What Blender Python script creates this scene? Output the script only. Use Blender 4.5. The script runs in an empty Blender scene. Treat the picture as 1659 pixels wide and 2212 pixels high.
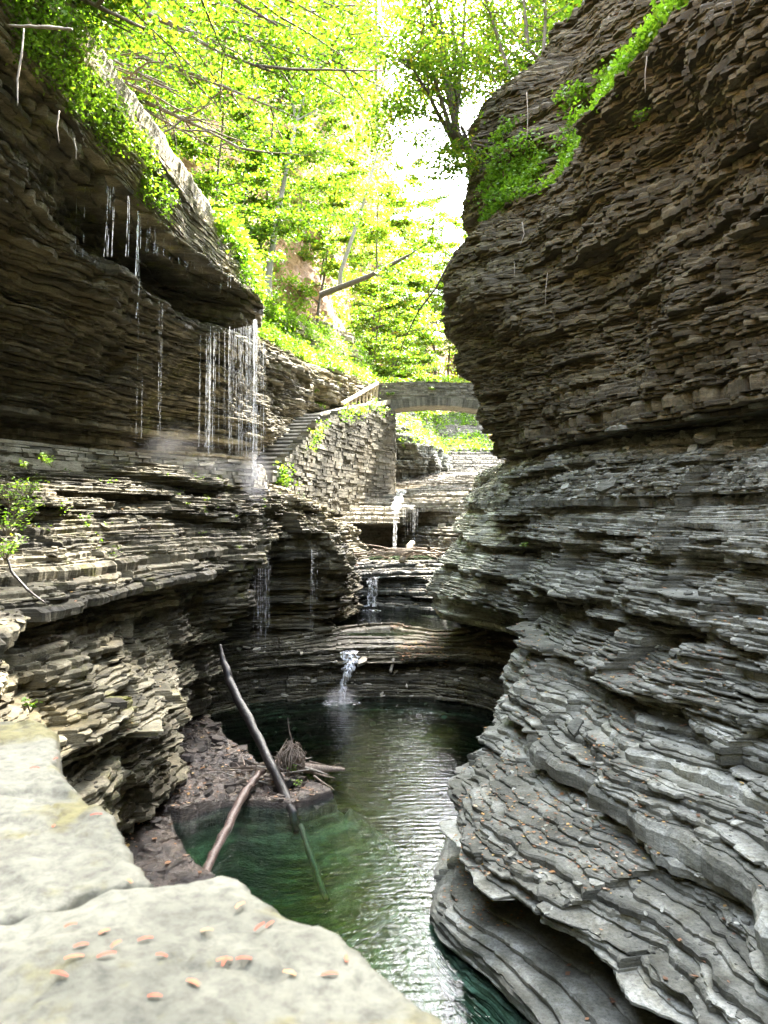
import bpy, math, random
import numpy as np
from mathutils import Vector, Matrix
random.seed(7); rng = np.random.default_rng(7)
SC = bpy.context.scene
COL = SC.collection
# ------------------------------------------------------------------ camera, sky, sun
F = 1640.0; CU = 829.5; CV = 1106.0           # focal length and centre of a 1659 x 2212 view
cam = bpy.data.cameras.new("camera"); cam_o = bpy.data.objects.new("camera", cam); COL.objects.link(cam_o)
cam.sensor_fit = 'VERTICAL'; cam.sensor_height = 34.6; cam.lens = 34.6*F/2212
cam.clip_start = 0.05; cam.clip_end = 1000
cam_o.location = (0, 0, 0); cam_o.rotation_euler = (math.pi/2, 0, 0)
cam.dof.use_dof = True; cam.dof.focus_distance = 17.0; cam.dof.aperture_fstop = 8.0
SC.camera = cam_o
SUN_EL, SUN_AZ = math.radians(52), math.radians(31)   # azimuth measured from +Y towards +X
w = bpy.data.worlds.new("World"); SC.world = w; w.use_nodes = True
nt = w.node_tree; bg = nt.nodes['Background']
sky = nt.nodes.new('ShaderNodeTexSky'); sky.sky_type = 'NISHITA'; sky.sun_disc = False
sky.sun_elevation = SUN_EL; sky.sun_rotation = SUN_AZ
sky.dust_density = 3.0; sky.air_density = 1.0; sky.ozone_density = 0.6
hs = nt.nodes.new('ShaderNodeHueSaturation'); hs.inputs['Saturation'].default_value = .6; nt.links.new(sky.outputs[0], hs.inputs['Color']); nt.links.new(hs.outputs[0], bg.inputs[0]); bg.inputs[1].default_value = 0.15
sl = bpy.data.lights.new("sun", 'SUN'); sl.energy = 2.1; sl.angle = math.radians(0.53); sl.color = (1, .93, .80)
so = bpy.data.objects.new("sun", sl); COL.objects.link(so)
sdir = Vector((math.sin(SUN_AZ)*math.cos(SUN_EL), math.cos(SUN_AZ)*math.cos(SUN_EL), math.sin(SUN_EL)))
so.rotation_euler = sdir.to_track_quat('Z', 'Y').to_euler(); so.location = (30, 30, 60)
SC.view_settings.view_transform = 'Standard'; SC.view_settings.look = 'None'
SC.view_settings.exposure = 4.75; SC.view_settings.gamma = 1
SC.render.engine = 'CYCLES'
cy = SC.cycles
cy.max_bounces = 8; cy.diffuse_bounces = 5; cy.glossy_bounces = 3; cy.transmission_bounces = 4
cy.transparent_max_bounces = 12; cy.volume_bounces = 0
cy.use_denoising = True; cy.caustics_reflective = False; cy.caustics_refractive = False
cy.sample_clamp_indirect = 6.0

# ------------------------------------------------------------------ helpers
def P(u, v, Y):                                  # a point of the view at depth Y
    return Vector(((u-CU)/F*Y, Y, (CV-v)/F*Y))
def tag(o, label=None, cat=None, group=None, kind=None):
    if label: o['label'] = label
    if cat: o['category'] = cat
    if group: o['group'] = group
    if kind: o['kind'] = kind
    return o
def empty(name, loc=(0, 0, 0), rz=0.0):
    o = bpy.data.objects.new(name, None); COL.objects.link(o)
    o.location = loc; o.rotation_euler = (0, 0, rz); o.empty_display_size = .1
    return o
def mesh_data(name, V, Fc, attrs=None, smooth=False):
    V = np.asarray(V, dtype=np.float32); me = bpy.data.meshes.new(name)
    if isinstance(Fc, np.ndarray):
        nf, k = Fc.shape; loops = Fc.reshape(-1).astype(np.int32)
        starts = np.arange(nf, dtype=np.int32)*k
    else:
        lens = np.array([len(f) for f in Fc], dtype=np.int32); nf = len(Fc)
        loops = np.concatenate([np.asarray(f, dtype=np.int32) for f in Fc]) if nf else np.zeros(0, np.int32)
        starts = np.concatenate([[0], np.cumsum(lens)[:-1]]).astype(np.int32)
    me.vertices.add(len(V)); me.vertices.foreach_set('co', V.reshape(-1))
    me.loops.add(len(loops)); me.loops.foreach_set('vertex_index', loops)
    me.polygons.add(nf); me.polygons.foreach_set('loop_start', starts)
    if smooth: me.polygons.foreach_set('use_smooth', np.ones(nf, dtype=bool))
    else: me.polygons.foreach_set('use_smooth', np.zeros(nf, dtype=bool))
    me.update(calc_edges=True)
    for k, (dom, arr) in (attrs or {}).items():
        a = me.attributes.new(k, 'FLOAT', dom); a.data.foreach_set('value', np.asarray(arr, dtype=np.float32).reshape(-1))
    me.validate()
    return me
def obj(name, me, mat, parent=None, loc=None):
    o = bpy.data.objects.new(name, me); COL.objects.link(o)
    if mat is not None and len(me.materials) == 0: me.materials.append(mat)
    if parent: o.parent = parent
    if loc is not None: o.location = loc
    return o
# numpy value noise
def _h(i, j, k, s=0):
    n = (i.astype(np.int64)*374761393 + j.astype(np.int64)*668265263 + k.astype(np.int64)*2147483647 + s*1442695041) & 0xFFFFFFFF
    n = ((n ^ (n >> 13))*1274126177) & 0xFFFFFFFF
    n = ((n ^ (n >> 16))*2246822519) & 0xFFFFFFFF
    n = n ^ (n >> 15)
    return (n & 0xFFFFFF)/float(0xFFFFFF)
def vn(x, y, z=0.0, s=0):
    x, y, z = np.broadcast_arrays(np.asarray(x, float), np.asarray(y, float), np.asarray(z, float))
    i, j, k = np.floor(x), np.floor(y), np.floor(z)
    fx, fy, fz = x-i, y-j, z-k
    fx = fx*fx*(3-2*fx); fy = fy*fy*(3-2*fy); fz = fz*fz*(3-2*fz)
    r = 0
    for a in (0, 1):
        for b in (0, 1):
            for c in (0, 1):
                r = r + _h(i+a, j+b, k+c, s)*(fx if a else 1-fx)*(fy if b else 1-fy)*(fz if c else 1-fz)
    return r*2-1
def lin(x, row, s=0):                            # angular (piecewise linear) noise along a line
    i = np.floor(x); f = x-i; r = row+0*i
    return (_h(i, r, r*0, s)*(1-f)+_h(i+1, r, r*0, s)*f)*2-1
def fbm(x, y, z=0.0, o=4, s=0):
    r, a, f, t = 0, 1.0, 1.0, 0
    for q in range(o):
        r = r + a*vn(np.asarray(x)*f, np.asarray(y)*f, np.asarray(z)*f, s+q); t += a; a *= .5; f *= 2.03
    return r/t
def rnd(i, j, s=0): return _h(np.asarray(i), np.asarray(j), np.asarray(j)*0+s, s)
def pchip(x, y, xi):
    x = np.asarray(x, float); y = np.asarray(y, float); h = np.diff(x); d = np.diff(y)/h
    m = np.zeros_like(y); m[1:-1] = np.where(d[:-1]*d[1:] > 0, 2*d[:-1]*d[1:]/(d[:-1]+d[1:]+1e-12*np.sign(d[:-1]+d[1:]+1e-30)), 0)
    m[0], m[-1] = d[0], d[-1]
    k = np.clip(np.searchsorted(x, xi)-1, 0, len(h)-1); t = (xi-x[k])/h[k]
    return ((1+2*t)*(1-t)**2*y[k] + t*(1-t)**2*h[k]*m[k] + t*t*(3-2*t)*y[k+1] + t*t*(t-1)*h[k]*m[k+1])

# ------------------------------------------------------------------ materials
def nodes(name):
    m = bpy.data.materials.new(name); m.use_nodes = True; t = m.node_tree
    for n in list(t.nodes): t.nodes.remove(n)
    out = t.nodes.new('ShaderNodeOutputMaterial')
    def N(ty, **kw):
        n = t.nodes.new('ShaderNode'+ty)
        for k, v in kw.items():
            if k.startswith('i_'):
                key = k[2:]; key = int(key) if key.isdigit() else key.replace('_', ' ')
                n.inputs[key].default_value = v
            else: setattr(n, k, v)
        return n
    L = lambda a, b: t.links.new(a, b)
    return m, t, out, N, L
def ramp(N, stops, interp='LINEAR'):
    r = N('ValToRGB'); cr = r.color_ramp; cr.interpolation = interp
    while len(cr.elements) < len(stops): cr.elements.new(0.5)
    for e, (p, c) in zip(cr.elements, stops):
        e.position = p; e.color = (c, c, c, 1) if isinstance(c, (int, float)) else (*c, 1)
    return r
def rock_mat(name, dark, mid, light, layw=.55, moss=(.10, .115, .022), brown=(.20, .125, .06), scale=1.0, bump=.6, rough=.8, wetrough=.22):
    m, t, out, N, L = nodes(name)
    geo = N('NewGeometry'); mp = N('Mapping'); mp.inputs['Scale'].default_value = (1.1*scale, 1.1*scale, 9*scale)
    L(geo.outputs['Position'], mp.inputs['Vector'])
    n1 = N('TexNoise', i_Scale=1.3, i_Detail=8.0, i_Roughness=.62); L(mp.outputs[0], n1.inputs['Vector'])
    lay = N('Attribute', attribute_name='lay'); tone = N('Attribute', attribute_name='tone')
    wet = N('Attribute', attribute_name='wet'); mos = N('Attribute', attribute_name='moss')
    a = N('Math', operation='MULTIPLY_ADD'); a.inputs[1].default_value = layw; a.inputs[2].default_value = 0; L(lay.outputs['Fac'], a.inputs[0]); 
    b = N('Math', operation='MULTIPLY_ADD'); b.inputs[1].default_value = .9; b.inputs[2].default_value = .045-.5*layw; L(n1.outputs['Fac'], b.inputs[0]); L(b.outputs[0], a.inputs[2])
    r = ramp(N, [(.08, dark), (.45, mid), (.85, light)]); L(a.outputs[0], r.inputs[0])
    # rusty and ochre stains
    n2 = N('TexNoise', i_Scale=.55, i_Detail=5.0, i_Roughness=.6); L(geo.outputs['Position'], n2.inputs['Vector'])
    r2 = ramp(N, [(.56, 0.0), (.78, .6)]); L(n2.outputs['Fac'], r2.inputs[0])
    mx = N('Mix', data_type='RGBA', blend_type='MIX'); L(r2.outputs[0], mx.inputs['Factor']); L(r.outputs[0], mx.inputs['A']); mx.inputs['B'].default_value = (*brown, 1)
    # moss
    n3 = N('TexNoise', i_Scale=1.7, i_Detail=7.0, i_Roughness=.68); L(geo.outputs['Position'], n3.inputs['Vector'])
    ms = N('Math', operation='ADD'); L(n3.outputs['Fac'], ms.inputs[0]); L(mos.outputs['Fac'], ms.inputs[1])
    r3 = ramp(N, [(.66, 0.0), (.84, .9)]); L(ms.outputs[0], r3.inputs[0])
    n4 = N('TexNoise', i_Scale=40.0, i_Detail=3.0); L(geo.outputs['Position'], n4.inputs['Vector'])
    mc = ramp(N, [(.3, tuple(c*.45 for c in moss)), (.7, tuple(c*1.6 for c in moss))]); L(n4.outputs['Fac'], mc.inputs[0])
    mm = N('Mix', data_type='RGBA', blend_type='MIX'); L(r3.outputs[0], mm.inputs['Factor']); L(mx.outputs['Result'], mm.inputs['A']); L(mc.outputs[0], mm.inputs['B'])
    tm = N('Mix', data_type='RGBA', blend_type='MULTIPLY'); tm.inputs['Factor'].default_value = 1.0
    L(mm.outputs['Result'], tm.inputs['A']); L(tone.outputs['Color'], tm.inputs['B'])
    n6 = N('TexNoise', i_Scale=28.0*scale, i_Detail=7.0, i_Roughness=.75); mp6 = N('Mapping'); mp6.inputs['Scale'].default_value = (1, 1, 2.2); L(geo.outputs['Position'], mp6.inputs['Vector']); L(mp6.outputs[0], n6.inputs['Vector'])
    r6 = ramp(N, [(.34, (.50, .49, .46)), (.50, (1.0, 1.0, 1.0)), (.68, (1.38, 1.36, 1.28))]); L(n6.outputs['Fac'], r6.inputs[0])
    n7 = N('TexNoise', i_Scale=4.5, i_Detail=6.0, i_Roughness=.7); L(geo.outputs['Position'], n7.inputs['Vector']); r7 = ramp(N, [(.36, (.62, .60, .52)), (.56, (1.0, 1.0, 1.0))]); L(n7.outputs['Fac'], r7.inputs[0])
    t6 = N('Mix', data_type='RGBA', blend_type='MULTIPLY'); t6.inputs['Factor'].default_value = 1.0; L(tm.outputs['Result'], t6.inputs['A']); L(r6.outputs[0], t6.inputs['B'])
    t7 = N('Mix', data_type='RGBA', blend_type='MULTIPLY'); t7.inputs['Factor'].default_value = 1.0; L(t6.outputs['Result'], t7.inputs['A']); L(r7.outputs[0], t7.inputs['B'])
    p = N('BsdfPrincipled'); L(t7.outputs['Result'], p.inputs['Base Color'])
    n5 = N('TexNoise', i_Scale=2.2, i_Detail=5.0, i_Roughness=.6); L(geo.outputs['Position'], n5.inputs['Vector'])
    ws = N('Math', operation='ADD'); L(n5.outputs['Fac'], ws.inputs[0]); L(wet.outputs['Fac'], ws.inputs[1])
    r5 = ramp(N, [(.62, rough), (.80, wetrough)]); L(ws.outputs[0], r5.inputs[0]); L(r5.outputs[0], p.inputs['Roughness'])
    p.inputs['Specular IOR Level'].default_value = .5
    nb = N('TexNoise', i_Scale=9.0, i_Detail=9.0, i_Roughness=.7); mp2 = N('Mapping'); mp2.inputs['Scale'].default_value = (1, 1, 4)
    L(geo.outputs['Position'], mp2.inputs['Vector']); L(mp2.outputs[0], nb.inputs['Vector'])
    bp = N('Bump', i_Strength=bump, i_Distance=.05); L(nb.outputs['Fac'], bp.inputs['Height']); L(bp.outputs[0], p.inputs['Normal'])
    L(p.outputs[0], out.inputs[0]); return m
def simple_mat(name, c1, c2, scale=6.0, rough=.8, bump=.3, stretch=(1, 1, 1), dist=.02, wood=False):
    m, t, out, N, L = nodes(name)
    tc = N('TexCoord'); mp = N('Mapping'); mp.inputs['Scale'].default_value = stretch; L(tc.outputs['Object'], mp.inputs['Vector'])
    n = N('TexNoise', i_Scale=scale, i_Detail=8.0, i_Roughness=.65); L(mp.outputs[0], n.inputs['Vector'])
    r = ramp(N, [(.3, c1), (.7, c2)]); L(n.outputs['Fac'], r.inputs[0])
    p = N('BsdfPrincipled', i_Roughness=rough); L(r.outputs[0], p.inputs['Base Color'])
    bp = N('Bump', i_Strength=bump, i_Distance=dist); L(n.outputs['Fac'], bp.inputs['Height']); L(bp.outputs[0], p.inputs['Normal'])
    L(p.outputs[0], out.inputs[0]); return m
def leaf_mat(name, stops, trans=.6, tcol=1.3, rough=.5):
    m, t, out, N, L = nodes(name)
    at = N('Attribute', attribute_name='rnd'); r = ramp(N, stops); L(at.outputs['Fac'], r.inputs[0])
    d = N('BsdfPrincipled', i_Roughness=rough); L(r.outputs[0], d.inputs['Base Color'])
    tr = N('BsdfTranslucent'); g = N('Mix', data_type='RGBA', blend_type='MULTIPLY'); g.inputs['Factor'].default_value = 1
    g.inputs['B'].default_value = (1.08*tcol, 1.22*tcol, .5*tcol, 1); L(r.outputs[0], g.inputs['A']); L(g.outputs['Result'], tr.inputs['Color'])
    mx = N('MixShader'); mx.inputs[0].default_value = trans; L(d.outputs[0], mx.inputs[1]); L(tr.outputs[0], mx.inputs[2]); L(mx.outputs[0], out.inputs[0])
    return m
M = {}
M['rock_r'] = rock_mat('grey_shale', (.022, .023, .017), (.155, .154, .126), (.45, .45, .39), moss=(.10, .12, .03), brown=(.15, .14, .10))
M['rock_up'] = rock_mat('olive_brown_shale', (.015, .012, .006), (.062, .050, .026), (.29, .25, .155), layw=.28, brown=(.080, .076, .032), moss=(.06, .07, .015))
M['rock_l'] = rock_mat('wet_brown_shale', (.013, .011, .007), (.085, .073, .043), (.33, .295, .21), moss=(.14, .135, .015), brown=(.20, .145, .04))
M['rock_s'] = rock_mat('sandy_creek_slab', (.12, .11, .09), (.36, .33, .27), (.55, .50, .42), brown=(.36, .22, .12))
M['stone'] = rock_mat('mortared_shale_masonry', (.10, .095, .07), (.26, .24, .18), (.46, .43, .34), moss=(.15, .15, .035), brown=(.30, .21, .09), scale=2.0)
M['soil'] = rock_mat('leafy_soil', (.10, .055, .025), (.30, .155, .065), (.46, .27, .13), brown=(.50, .22, .08), moss=(.08, .12, .02))
M['soil2'] = rock_mat('dull_mossy_soil', (.02, .02, .012), (.07, .07, .04), (.16, .16, .10), brown=(.09, .08, .04), moss=(.05, .08, .015))  # duller soil colour, so less red bounces onto the rocks
M['green'] = leaf_mat('green_leaves', [(0, (.032, .072, .007)), (.5, (.078, .145, .013)), (.9, (.14, .19, .02)), (1, (.24, .20, .02))])
M['yellow'] = leaf_mat('yellow_green_leaves', [(0, (.055, .12, .012)), (.5, (.115, .185, .020)), (.9, (.19, .22, .028)), (1, (.32, .20, .03))])
M['fern'] = leaf_mat('fern_leaves', [(0, (.06, .13, .011)), (.5, (.14, .25, .022)), (1, (.25, .32, .04))], trans=.45)
M['litter'] = leaf_mat('fallen_leaf_litter', [(0, (.10, .055, .035)), (.4, (.22, .11, .06)), (.75, (.38, .18, .07)), (.93, (.45, .30, .08)), (1, (.5, .42, .35))], trans=.15, tcol=1.0)
M['bark'] = simple_mat('grey_brown_bark', (.06, .045, .032), (.20, .16, .12), 14, .9, .5, (3, 3, .5))
M['paleb'] = simple_mat('pale_smooth_bark', (.20, .17, .13), (.42, .37, .30), 8, .8, .3, (2, 2, .6))
M['drift'] = simple_mat('weathered_driftwood', (.10, .07, .05), (.34, .27, .21), 10, .75, .5, (4, 4, 1))
M['wetlog'] = simple_mat('soaked_dark_wood', (.006, .005, .005), (.035, .026, .022), 12, .38, .6, (4, 4, .6))
M['chip'] = simple_mat('loose_shale_plates', (.14, .14, .13), (.44, .43, .40), 3, .75, .4)
M['stepside'] = simple_mat('dark_step_riser', (.05, .05, .045), (.14, .135, .12), 5, .85, .4)
M['timber'] = simple_mat('weathered_timber', (.25, .20, .13), (.50, .43, .32), 8, .75, .3, (5, 5, 1))
M['moss'] = simple_mat('moss_tuft', (.05, .07, .008), (.20, .22, .03), 60, .95, .8)

# ------------------------------------------------------------------ layered rock walls
BED = 0.10
def bedwarp(x, y): return BED*fbm(np.asarray(x)*.13+3, np.asarray(y)*.13, 0, 2, 91)
LOFTS = {}
def strata(z0, z1, med, seed, thick=.12):
    r = np.random.default_rng(seed); z = [z0]
    while z[-1] < z1:
        h = float(np.clip(med*math.exp(r.normal(0, .55)), .4*med, 3.2*med))
        if r.random() < thick: h = h*2.2
        z.append(z[-1]+h)
    return np.array(z)
def loft(name, axis, side, st, rows, n, mat, med=.06, seed=1, A=(.18, .12, .07, .07, .02), z1=None, zfun=None, attrs=None, near=2.0, wexp=1.0, label=None, packf=3.2, coarse_above=None):
    """axis 'Y': stations along Y, value X.  axis 'X': stations along X, value Y.  side: sign of the outward normal along the value axis."""
    st = np.asarray(st, float); zr = np.array([r[0] for r in rows], float)
    tf = np.linspace(st[0], st[-1], 4000)
    mid = np.mean([pchip(st, r[1], tf) for r in rows if True], axis=0)
    dx = np.gradient(mid); dt = np.gradient(tf)
    Yd = tf if axis == 'Y' else mid
    wt = (np.sqrt(dt**2 + (.8*dx)**2))/np.maximum(np.abs(Yd), near)**wexp
    if axis == 'Y': wt = np.where(tf < 2.5, wt*.25, wt)
    cu = np.concatenate([[0], np.cumsum(wt)[:-1]]); cu /= cu[-1]
    t = np.interp(np.linspace(0, 1, n), cu, tf)
    R = np.array([pchip(st, r[1], t) for r in rows])
    zs = strata(zr[0], zr[-1] if z1 is None else z1, med, seed)
    if coarse_above is not None:
        zc, mc = coarse_above
        lo = zs[zs < zc]; zs = np.concatenate([lo, strata(lo[-1]+mc, zr[-1], mc, seed+5)])
    K = len(zs)-1
    arc = np.interp(t, tf, np.concatenate([[0], np.cumsum(np.sqrt(np.diff(tf)**2+np.diff(mid)**2))]))
    r = np.random.default_rng(seed+77)
    rk = r.normal(0, 1, K); rk = np.clip(rk, -1.6, 1.6)*(r.random(K) < .45)+r.normal(0, .18, K); fq = r.uniform(.9, 4.5, K); ph = r.uniform(0, 99, K); lay = r.random(K)
    # packs: several strata that stand out together
    pk = np.cumsum(r.random(K) < med*packf); 
    def base(z):
        i = np.clip(np.searchsorted(zr, z)-1, 0, len(zr)-2); f = np.clip((z-zr[i])/(zr[i+1]-zr[i]), 0, 1)
        return R[i]*(1-f)+R[i+1]*f
    Vs, La, Tn = [], [], []
    kk = np.arange(K)
    for k in range(K):
        z0_, z1_ = zs[k], zs[k+1]; h = z1_-z0_; zm = (z0_+z1_)/2
        b = base(zm); bs = (base(zm-.35)+b+base(zm+.35))/3
        g = np.clip(np.gradient(bs, t), -4, 4)
        nn = np.sqrt(1+g*g); nv = side/nn; ntv = -side*g/nn        # normal along value and station axes
        if axis == 'Y': x, y = b, t
        else: x, y = t, b
        big = A[0]*fbm(x*.45, y*.45, zm*.7, 3, seed)*1.6
        pack = A[1]*fbm(arc*.55, pk[k]*7.7, 0, 3, seed+11)*1.6
        layr = A[2]*(rk[k]*.5 + .75*lin(arc*1.3+.21*k, np.floor(k/5), seed+21) + .55*lin(arc*3.7, k, seed+22))
        jc = np.floor(arc*.9 + .7*vn(arc*.5, pk[k]*3.1, 0, 6)); jr = rnd(jc, jc*0+pk[k], seed+8)
        pack = pack + A[1]*1.5*(jr-.5) - A[1]*1.6*(rnd(jc, jc*0+pk[k], seed+9) > .82)
        cell = np.floor(arc*fq[k] + ph[k] + .5*vn(arc*2.1, k*3.3, 0, 5))
        blk = A[3]*(rnd(cell, cell*0+k, seed)-.5)*2*(rnd(cell, cell*0+k, seed+3) > .35)
        fine = A[4]*1.1*(lin(arc*9, k, seed+31)+.7*lin(arc*23, k, seed+32)) + A[4]*2.2*fbm(arc*3.1, zm*4.5, 0, 4, seed+33)
        d = big+pack+layr+blk+fine
        if len(A) > 5:
            ph_ = zm/A[6] + .55*fbm(arc*.22, zm*.25, 0, 2, seed+51); fr_ = ph_-np.floor(ph_); lv = np.floor(ph_)
            am_ = .35+.95*np.clip(.5+fbm(arc*.3, lv*3.7, 0, 2, seed+52), 0, 1)
            d = d+A[5]*am_*np.where(fr_ < .16, -1+fr_/.16*2, 1-(fr_-.16)/.84*2)
        if zfun is not None: d = d*zfun(x, y, zm)
        zw = bedwarp(x, y)
        jz0 = .25*h*0 + min(h, .06)*.35*vn(arc*2.6, k*4.4, 0, 8); jz1 = min(h, .06)*.35*vn(arc*2.6, (k+1)*4.4, 0, 8)
        bev = min(h, .12)*(.22+.25*rnd(cell, cell*0+k, 9))
        chips = np.maximum(0, fbm(arc*5, k*2.2, 0, 2, seed+41))*.5*min(h, .12)
        for (zz, dd, jz) in ((z0_, d-bev*.6, jz0), (z1_-.3*h, d-chips, jz0*.3+jz1*.7), (z1_, d-bev-chips*2, jz1)):
            if axis == 'Y': X_, Y_ = b+nv*dd, t+ntv*dd
            else: X_, Y_ = t+ntv*dd, b+nv*dd
            Vs.append(np.stack([X_, Y_, zz+zw+jz], 1)); La.append(np.full(n, lay[k])*.6+.4*rnd(cell, cell*0+k, 17))
    V = np.array(Vs); nr = V.shape[0]
    La = np.array(La)
    i = np.arange(nr-1)[:, None]*n; j = np.arange(n-1)[None, :]
    a = i+j
    flip = (side < 0) if axis == 'Y' else (side > 0)
    Q = np.stack([a, a+1, a+n+1, a+n], -1).reshape(-1, 4)
    if flip: Q = Q[:, ::-1]
    Vf = V.reshape(-1, 3)
    at = {'lay': ('POINT', La)}
    aw, am, atn = attrs(Vf[:, 0], Vf[:, 1], Vf[:, 2]) if attrs else (0, 0, 1)
    o_ = np.ones(len(Vf))
    at['wet'] = ('POINT', aw*o_); at['moss'] = ('POINT', am*o_); at['tone'] = ('POINT', atn*o_)
    me = mesh_data(name, Vf, Q, at)
    o = obj(name, me, mat); tag(o, kind='structure')
    if label: tag(o, label)
    LOFTS[name] = (Vf, Q)
    print(name, len(Vf), K)
    return o
def sample(V, Q, n, minz=.6, r=None, box=None, weight=None):
    r = r or rng
    a, b, c, d = V[Q[:, 0]], V[Q[:, 1]], V[Q[:, 2]], V[Q[:, 3]]
    nrm = np.cross(c-a, d-b)*.5; ar = np.linalg.norm(nrm, axis=1)+1e-12; nz = nrm[:, 2]/ar
    cen = (a+b+c+d)/4
    wgt = ar*(nz > minz)/np.maximum(np.linalg.norm(cen, axis=1), 3)**(1.0 if weight is None else weight)
    if box: 
        for ax, (lo, hi) in enumerate(box):
            if lo is not None: wgt = wgt*(cen[:, ax] > lo)*(cen[:, ax] < hi)
    if wgt.sum() == 0: return np.zeros((0, 3)), np.zeros((0, 3))
    k = r.choice(len(Q), n, p=wgt/wgt.sum()); s, t = r.random((2, n))[:, :, None]
    p = (a[k]*(1-s)+b[k]*s)*(1-t)+(d[k]*(1-s)+c[k]*s)*t
    return p, nrm[k]/ar[k][:, None]

# RIGHT WALL ------------------------------------------------------
S = [-4, 3, 6, 8, 9.3, 11, 12.2, 14, 15.5, 17.5, 19.5, 21.5, 24, 27, 32, 44]
RR = [
(-7.5, [3.8,2.8,1.8,1.1,.62,.95,1.35,2.05,2.6,3.0,3.6,4.2,4.2,4.2,4.2,5]),
(-5.0, [3.8,2.8,1.8,1.1,.62,.95,1.4,2.1,2.65,3.0,3.6,4.2,4.2,4.2,4.2,5]),
(-4.8, [3.9,2.9,1.9,1.15,.66,1.0,1.48,2.15,2.7,3.1,3.7,4.2,4.2,4.2,4.2,5]),
(-4.62,[4.2,3.2,2.2,1.45,.80,1.05,1.55,2.2,2.7,3.1,3.8,4.3,4.2,4.2,4.2,5]),
(-4.4, [4.6,4.2,3.4,2.7,2.0,1.55,1.65,2.25,2.75,3.1,3.9,4.3,4.2,4.2,4.2,5]),
(-4.2, [4.8,4.4,3.6,3.0,2.4,1.85,1.65,2.05,2.5,3.0,4.0,4.3,4.2,4.2,4.2,5]),
(-4.12,[4.4,3.4,2.5,1.75,1.35,1.08,1.55,2.25,2.75,3.3,4.1,4.3,4.2,4.2,4.2,5]),
(-3.9, [4.3,3.3,2.45,1.65,1.30,1.05,1.55,2.25,2.75,3.5,4.2,4.3,4.2,4.2,4.2,5]),
(-3.65,[4.4,3.4,2.7,2.05,1.65,1.42,1.7,2.2,2.65,3.7,4.3,4.3,4.2,4.2,4.2,5]),
(-3.5, [4.6,3.8,3.1,2.5,2.1,1.85,1.8,2.1,2.35,3.7,4.3,4.2,4.1,4.1,4.2,5]),
(-3.2, [4.8,4.0,3.3,2.75,2.35,2.1,2.1,2.15,2.35,3.7,4.2,3.2,3.4,3.9,4.2,5]),
(-2.9, [4.8,3.9,3.3,2.8,2.45,2.25,2.2,2.2,2.4,3.2,2.4,1.6,2.8,3.7,4.2,5.4]),
(-2.6, [4.7,4.0,3.7,3.3,2.9,2.6,2.4,2.35,2.45,2.8,1.8,1.25,2.3,3.5,4.2,6]),
(-2.0, [4.9,4.4,4.2,3.95,3.6,3.3,3.0,2.8,2.7,2.4,1.8,1.35,2.1,3.1,4.0,6]),
(-1.7, [5.0,4.5,4.3,4.1,3.9,3.6,3.3,3.0,2.85,2.5,1.9,1.5,2.15,3.0,3.7,6]),
(-1.0, [5.2,4.7,4.4,4.3,4.1,3.8,3.6,3.3,3.1,2.75,2.25,1.9,2.3,3.0,3.0,6]),
(-.3,  [5.4,5.0,4.8,4.6,4.4,4.2,3.9,3.6,3.35,2.95,2.6,2.4,2.65,3.0,3.3,5.6]),
(.2,   [5.7,5.4,5.1,4.9,4.7,4.5,4.2,3.9,3.5,3.1,2.8,2.6,2.85,3.1,3.8,5.6]),
(.8,   [6.5,6.1,5.8,5.5,5.2,4.9,4.5,4.1,3.7,3.25,2.95,2.8,3.0,3.2,4.2,5.8]),
(1.3, [7.8,7.4,7.0,6.6,6.2,5.8,5.35,4.75,4.3,3.75,3.35,3.15,3.2,3.4,4.6,6]),
(1.42, [8.3,7.8,7.4,7.0,6.6,6.1,5.6,5.0,4.5,4.0,3.6,3.5,3.6,4.0,5,6]),
(1.5,  [7.8,6.9,6.17,5.7,5.35,4.95,4.67,4.23,3.87,3.38,2.95,3.6,4.6,6,6,6.5]),
(1.62,  [7.6,6.8,6.1,5.65,5.3,4.9,4.62,4.18,3.8,3.3,2.9,3.6,4.6,6,6,6.5]),
(3.0,  [7,6.3,5.8,5.3,5.0,4.65,4.4,4.0,3.6,2.9,2.25,3.5,5,6.5,6.5,7]),
(5.0,  [6.5,5.8,5.3,4.9,4.6,4.3,4.1,3.75,3.35,1.85,1.6,3.5,5.2,7,7,7]),
(6.85, [6,5.2,4.7,4.35,4.1,3.8,3.75,3.6,3.35,2.4,1.9,3.5,5.2,7,7,8]),
(7.05, [6.2,5.5,5.0,4.65,4.4,4.1,4.0,3.8,3.6,2.6,2.0,3.5,5.2,7,7,8]),
(8.0,  [7.1,6.5,6.0,5.6,5.4,5.1,4.9,4.6,4.3,3.1,2.05,3.4,5.2,7,7,9]),
(9.0,  [8,7.4,7.0,6.5,6.3,6.0,5.7,5.2,4.8,3.4,2.1,3.2,5.2,7,7,10]),
(9.9,  [8.8,8.3,7.7,7.2,7.0,6.7,6.3,5.7,5.1,3.7,2.2,3.2,5.2,7,8,11]),
(10.7, [9.3,8.7,8.1,7.6,7.4,7.1,6.7,6.2,5.5,4.3,2.8,3.7,5.6,7.5,9,12]),
(12.1, [10.3,9.7,9,8.6,8.4,8.0,7.6,7.0,6.4,5.4,4.1,4.6,6,8,10,14]),
(14,   [12,12,11,11,10.8,10.4,10,9.5,9,8,7,7.6,9,11,13,17]),
(22,   [20,20,20,20,20,20,20,20,19,19,18,19,20,22,24,28]),
]
for z_, a_ in RR:
    if z_ <= -2.6:
        for q_, e_ in ((7, .22), (8, .30), (9, .25)): a_[q_] += e_
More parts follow.
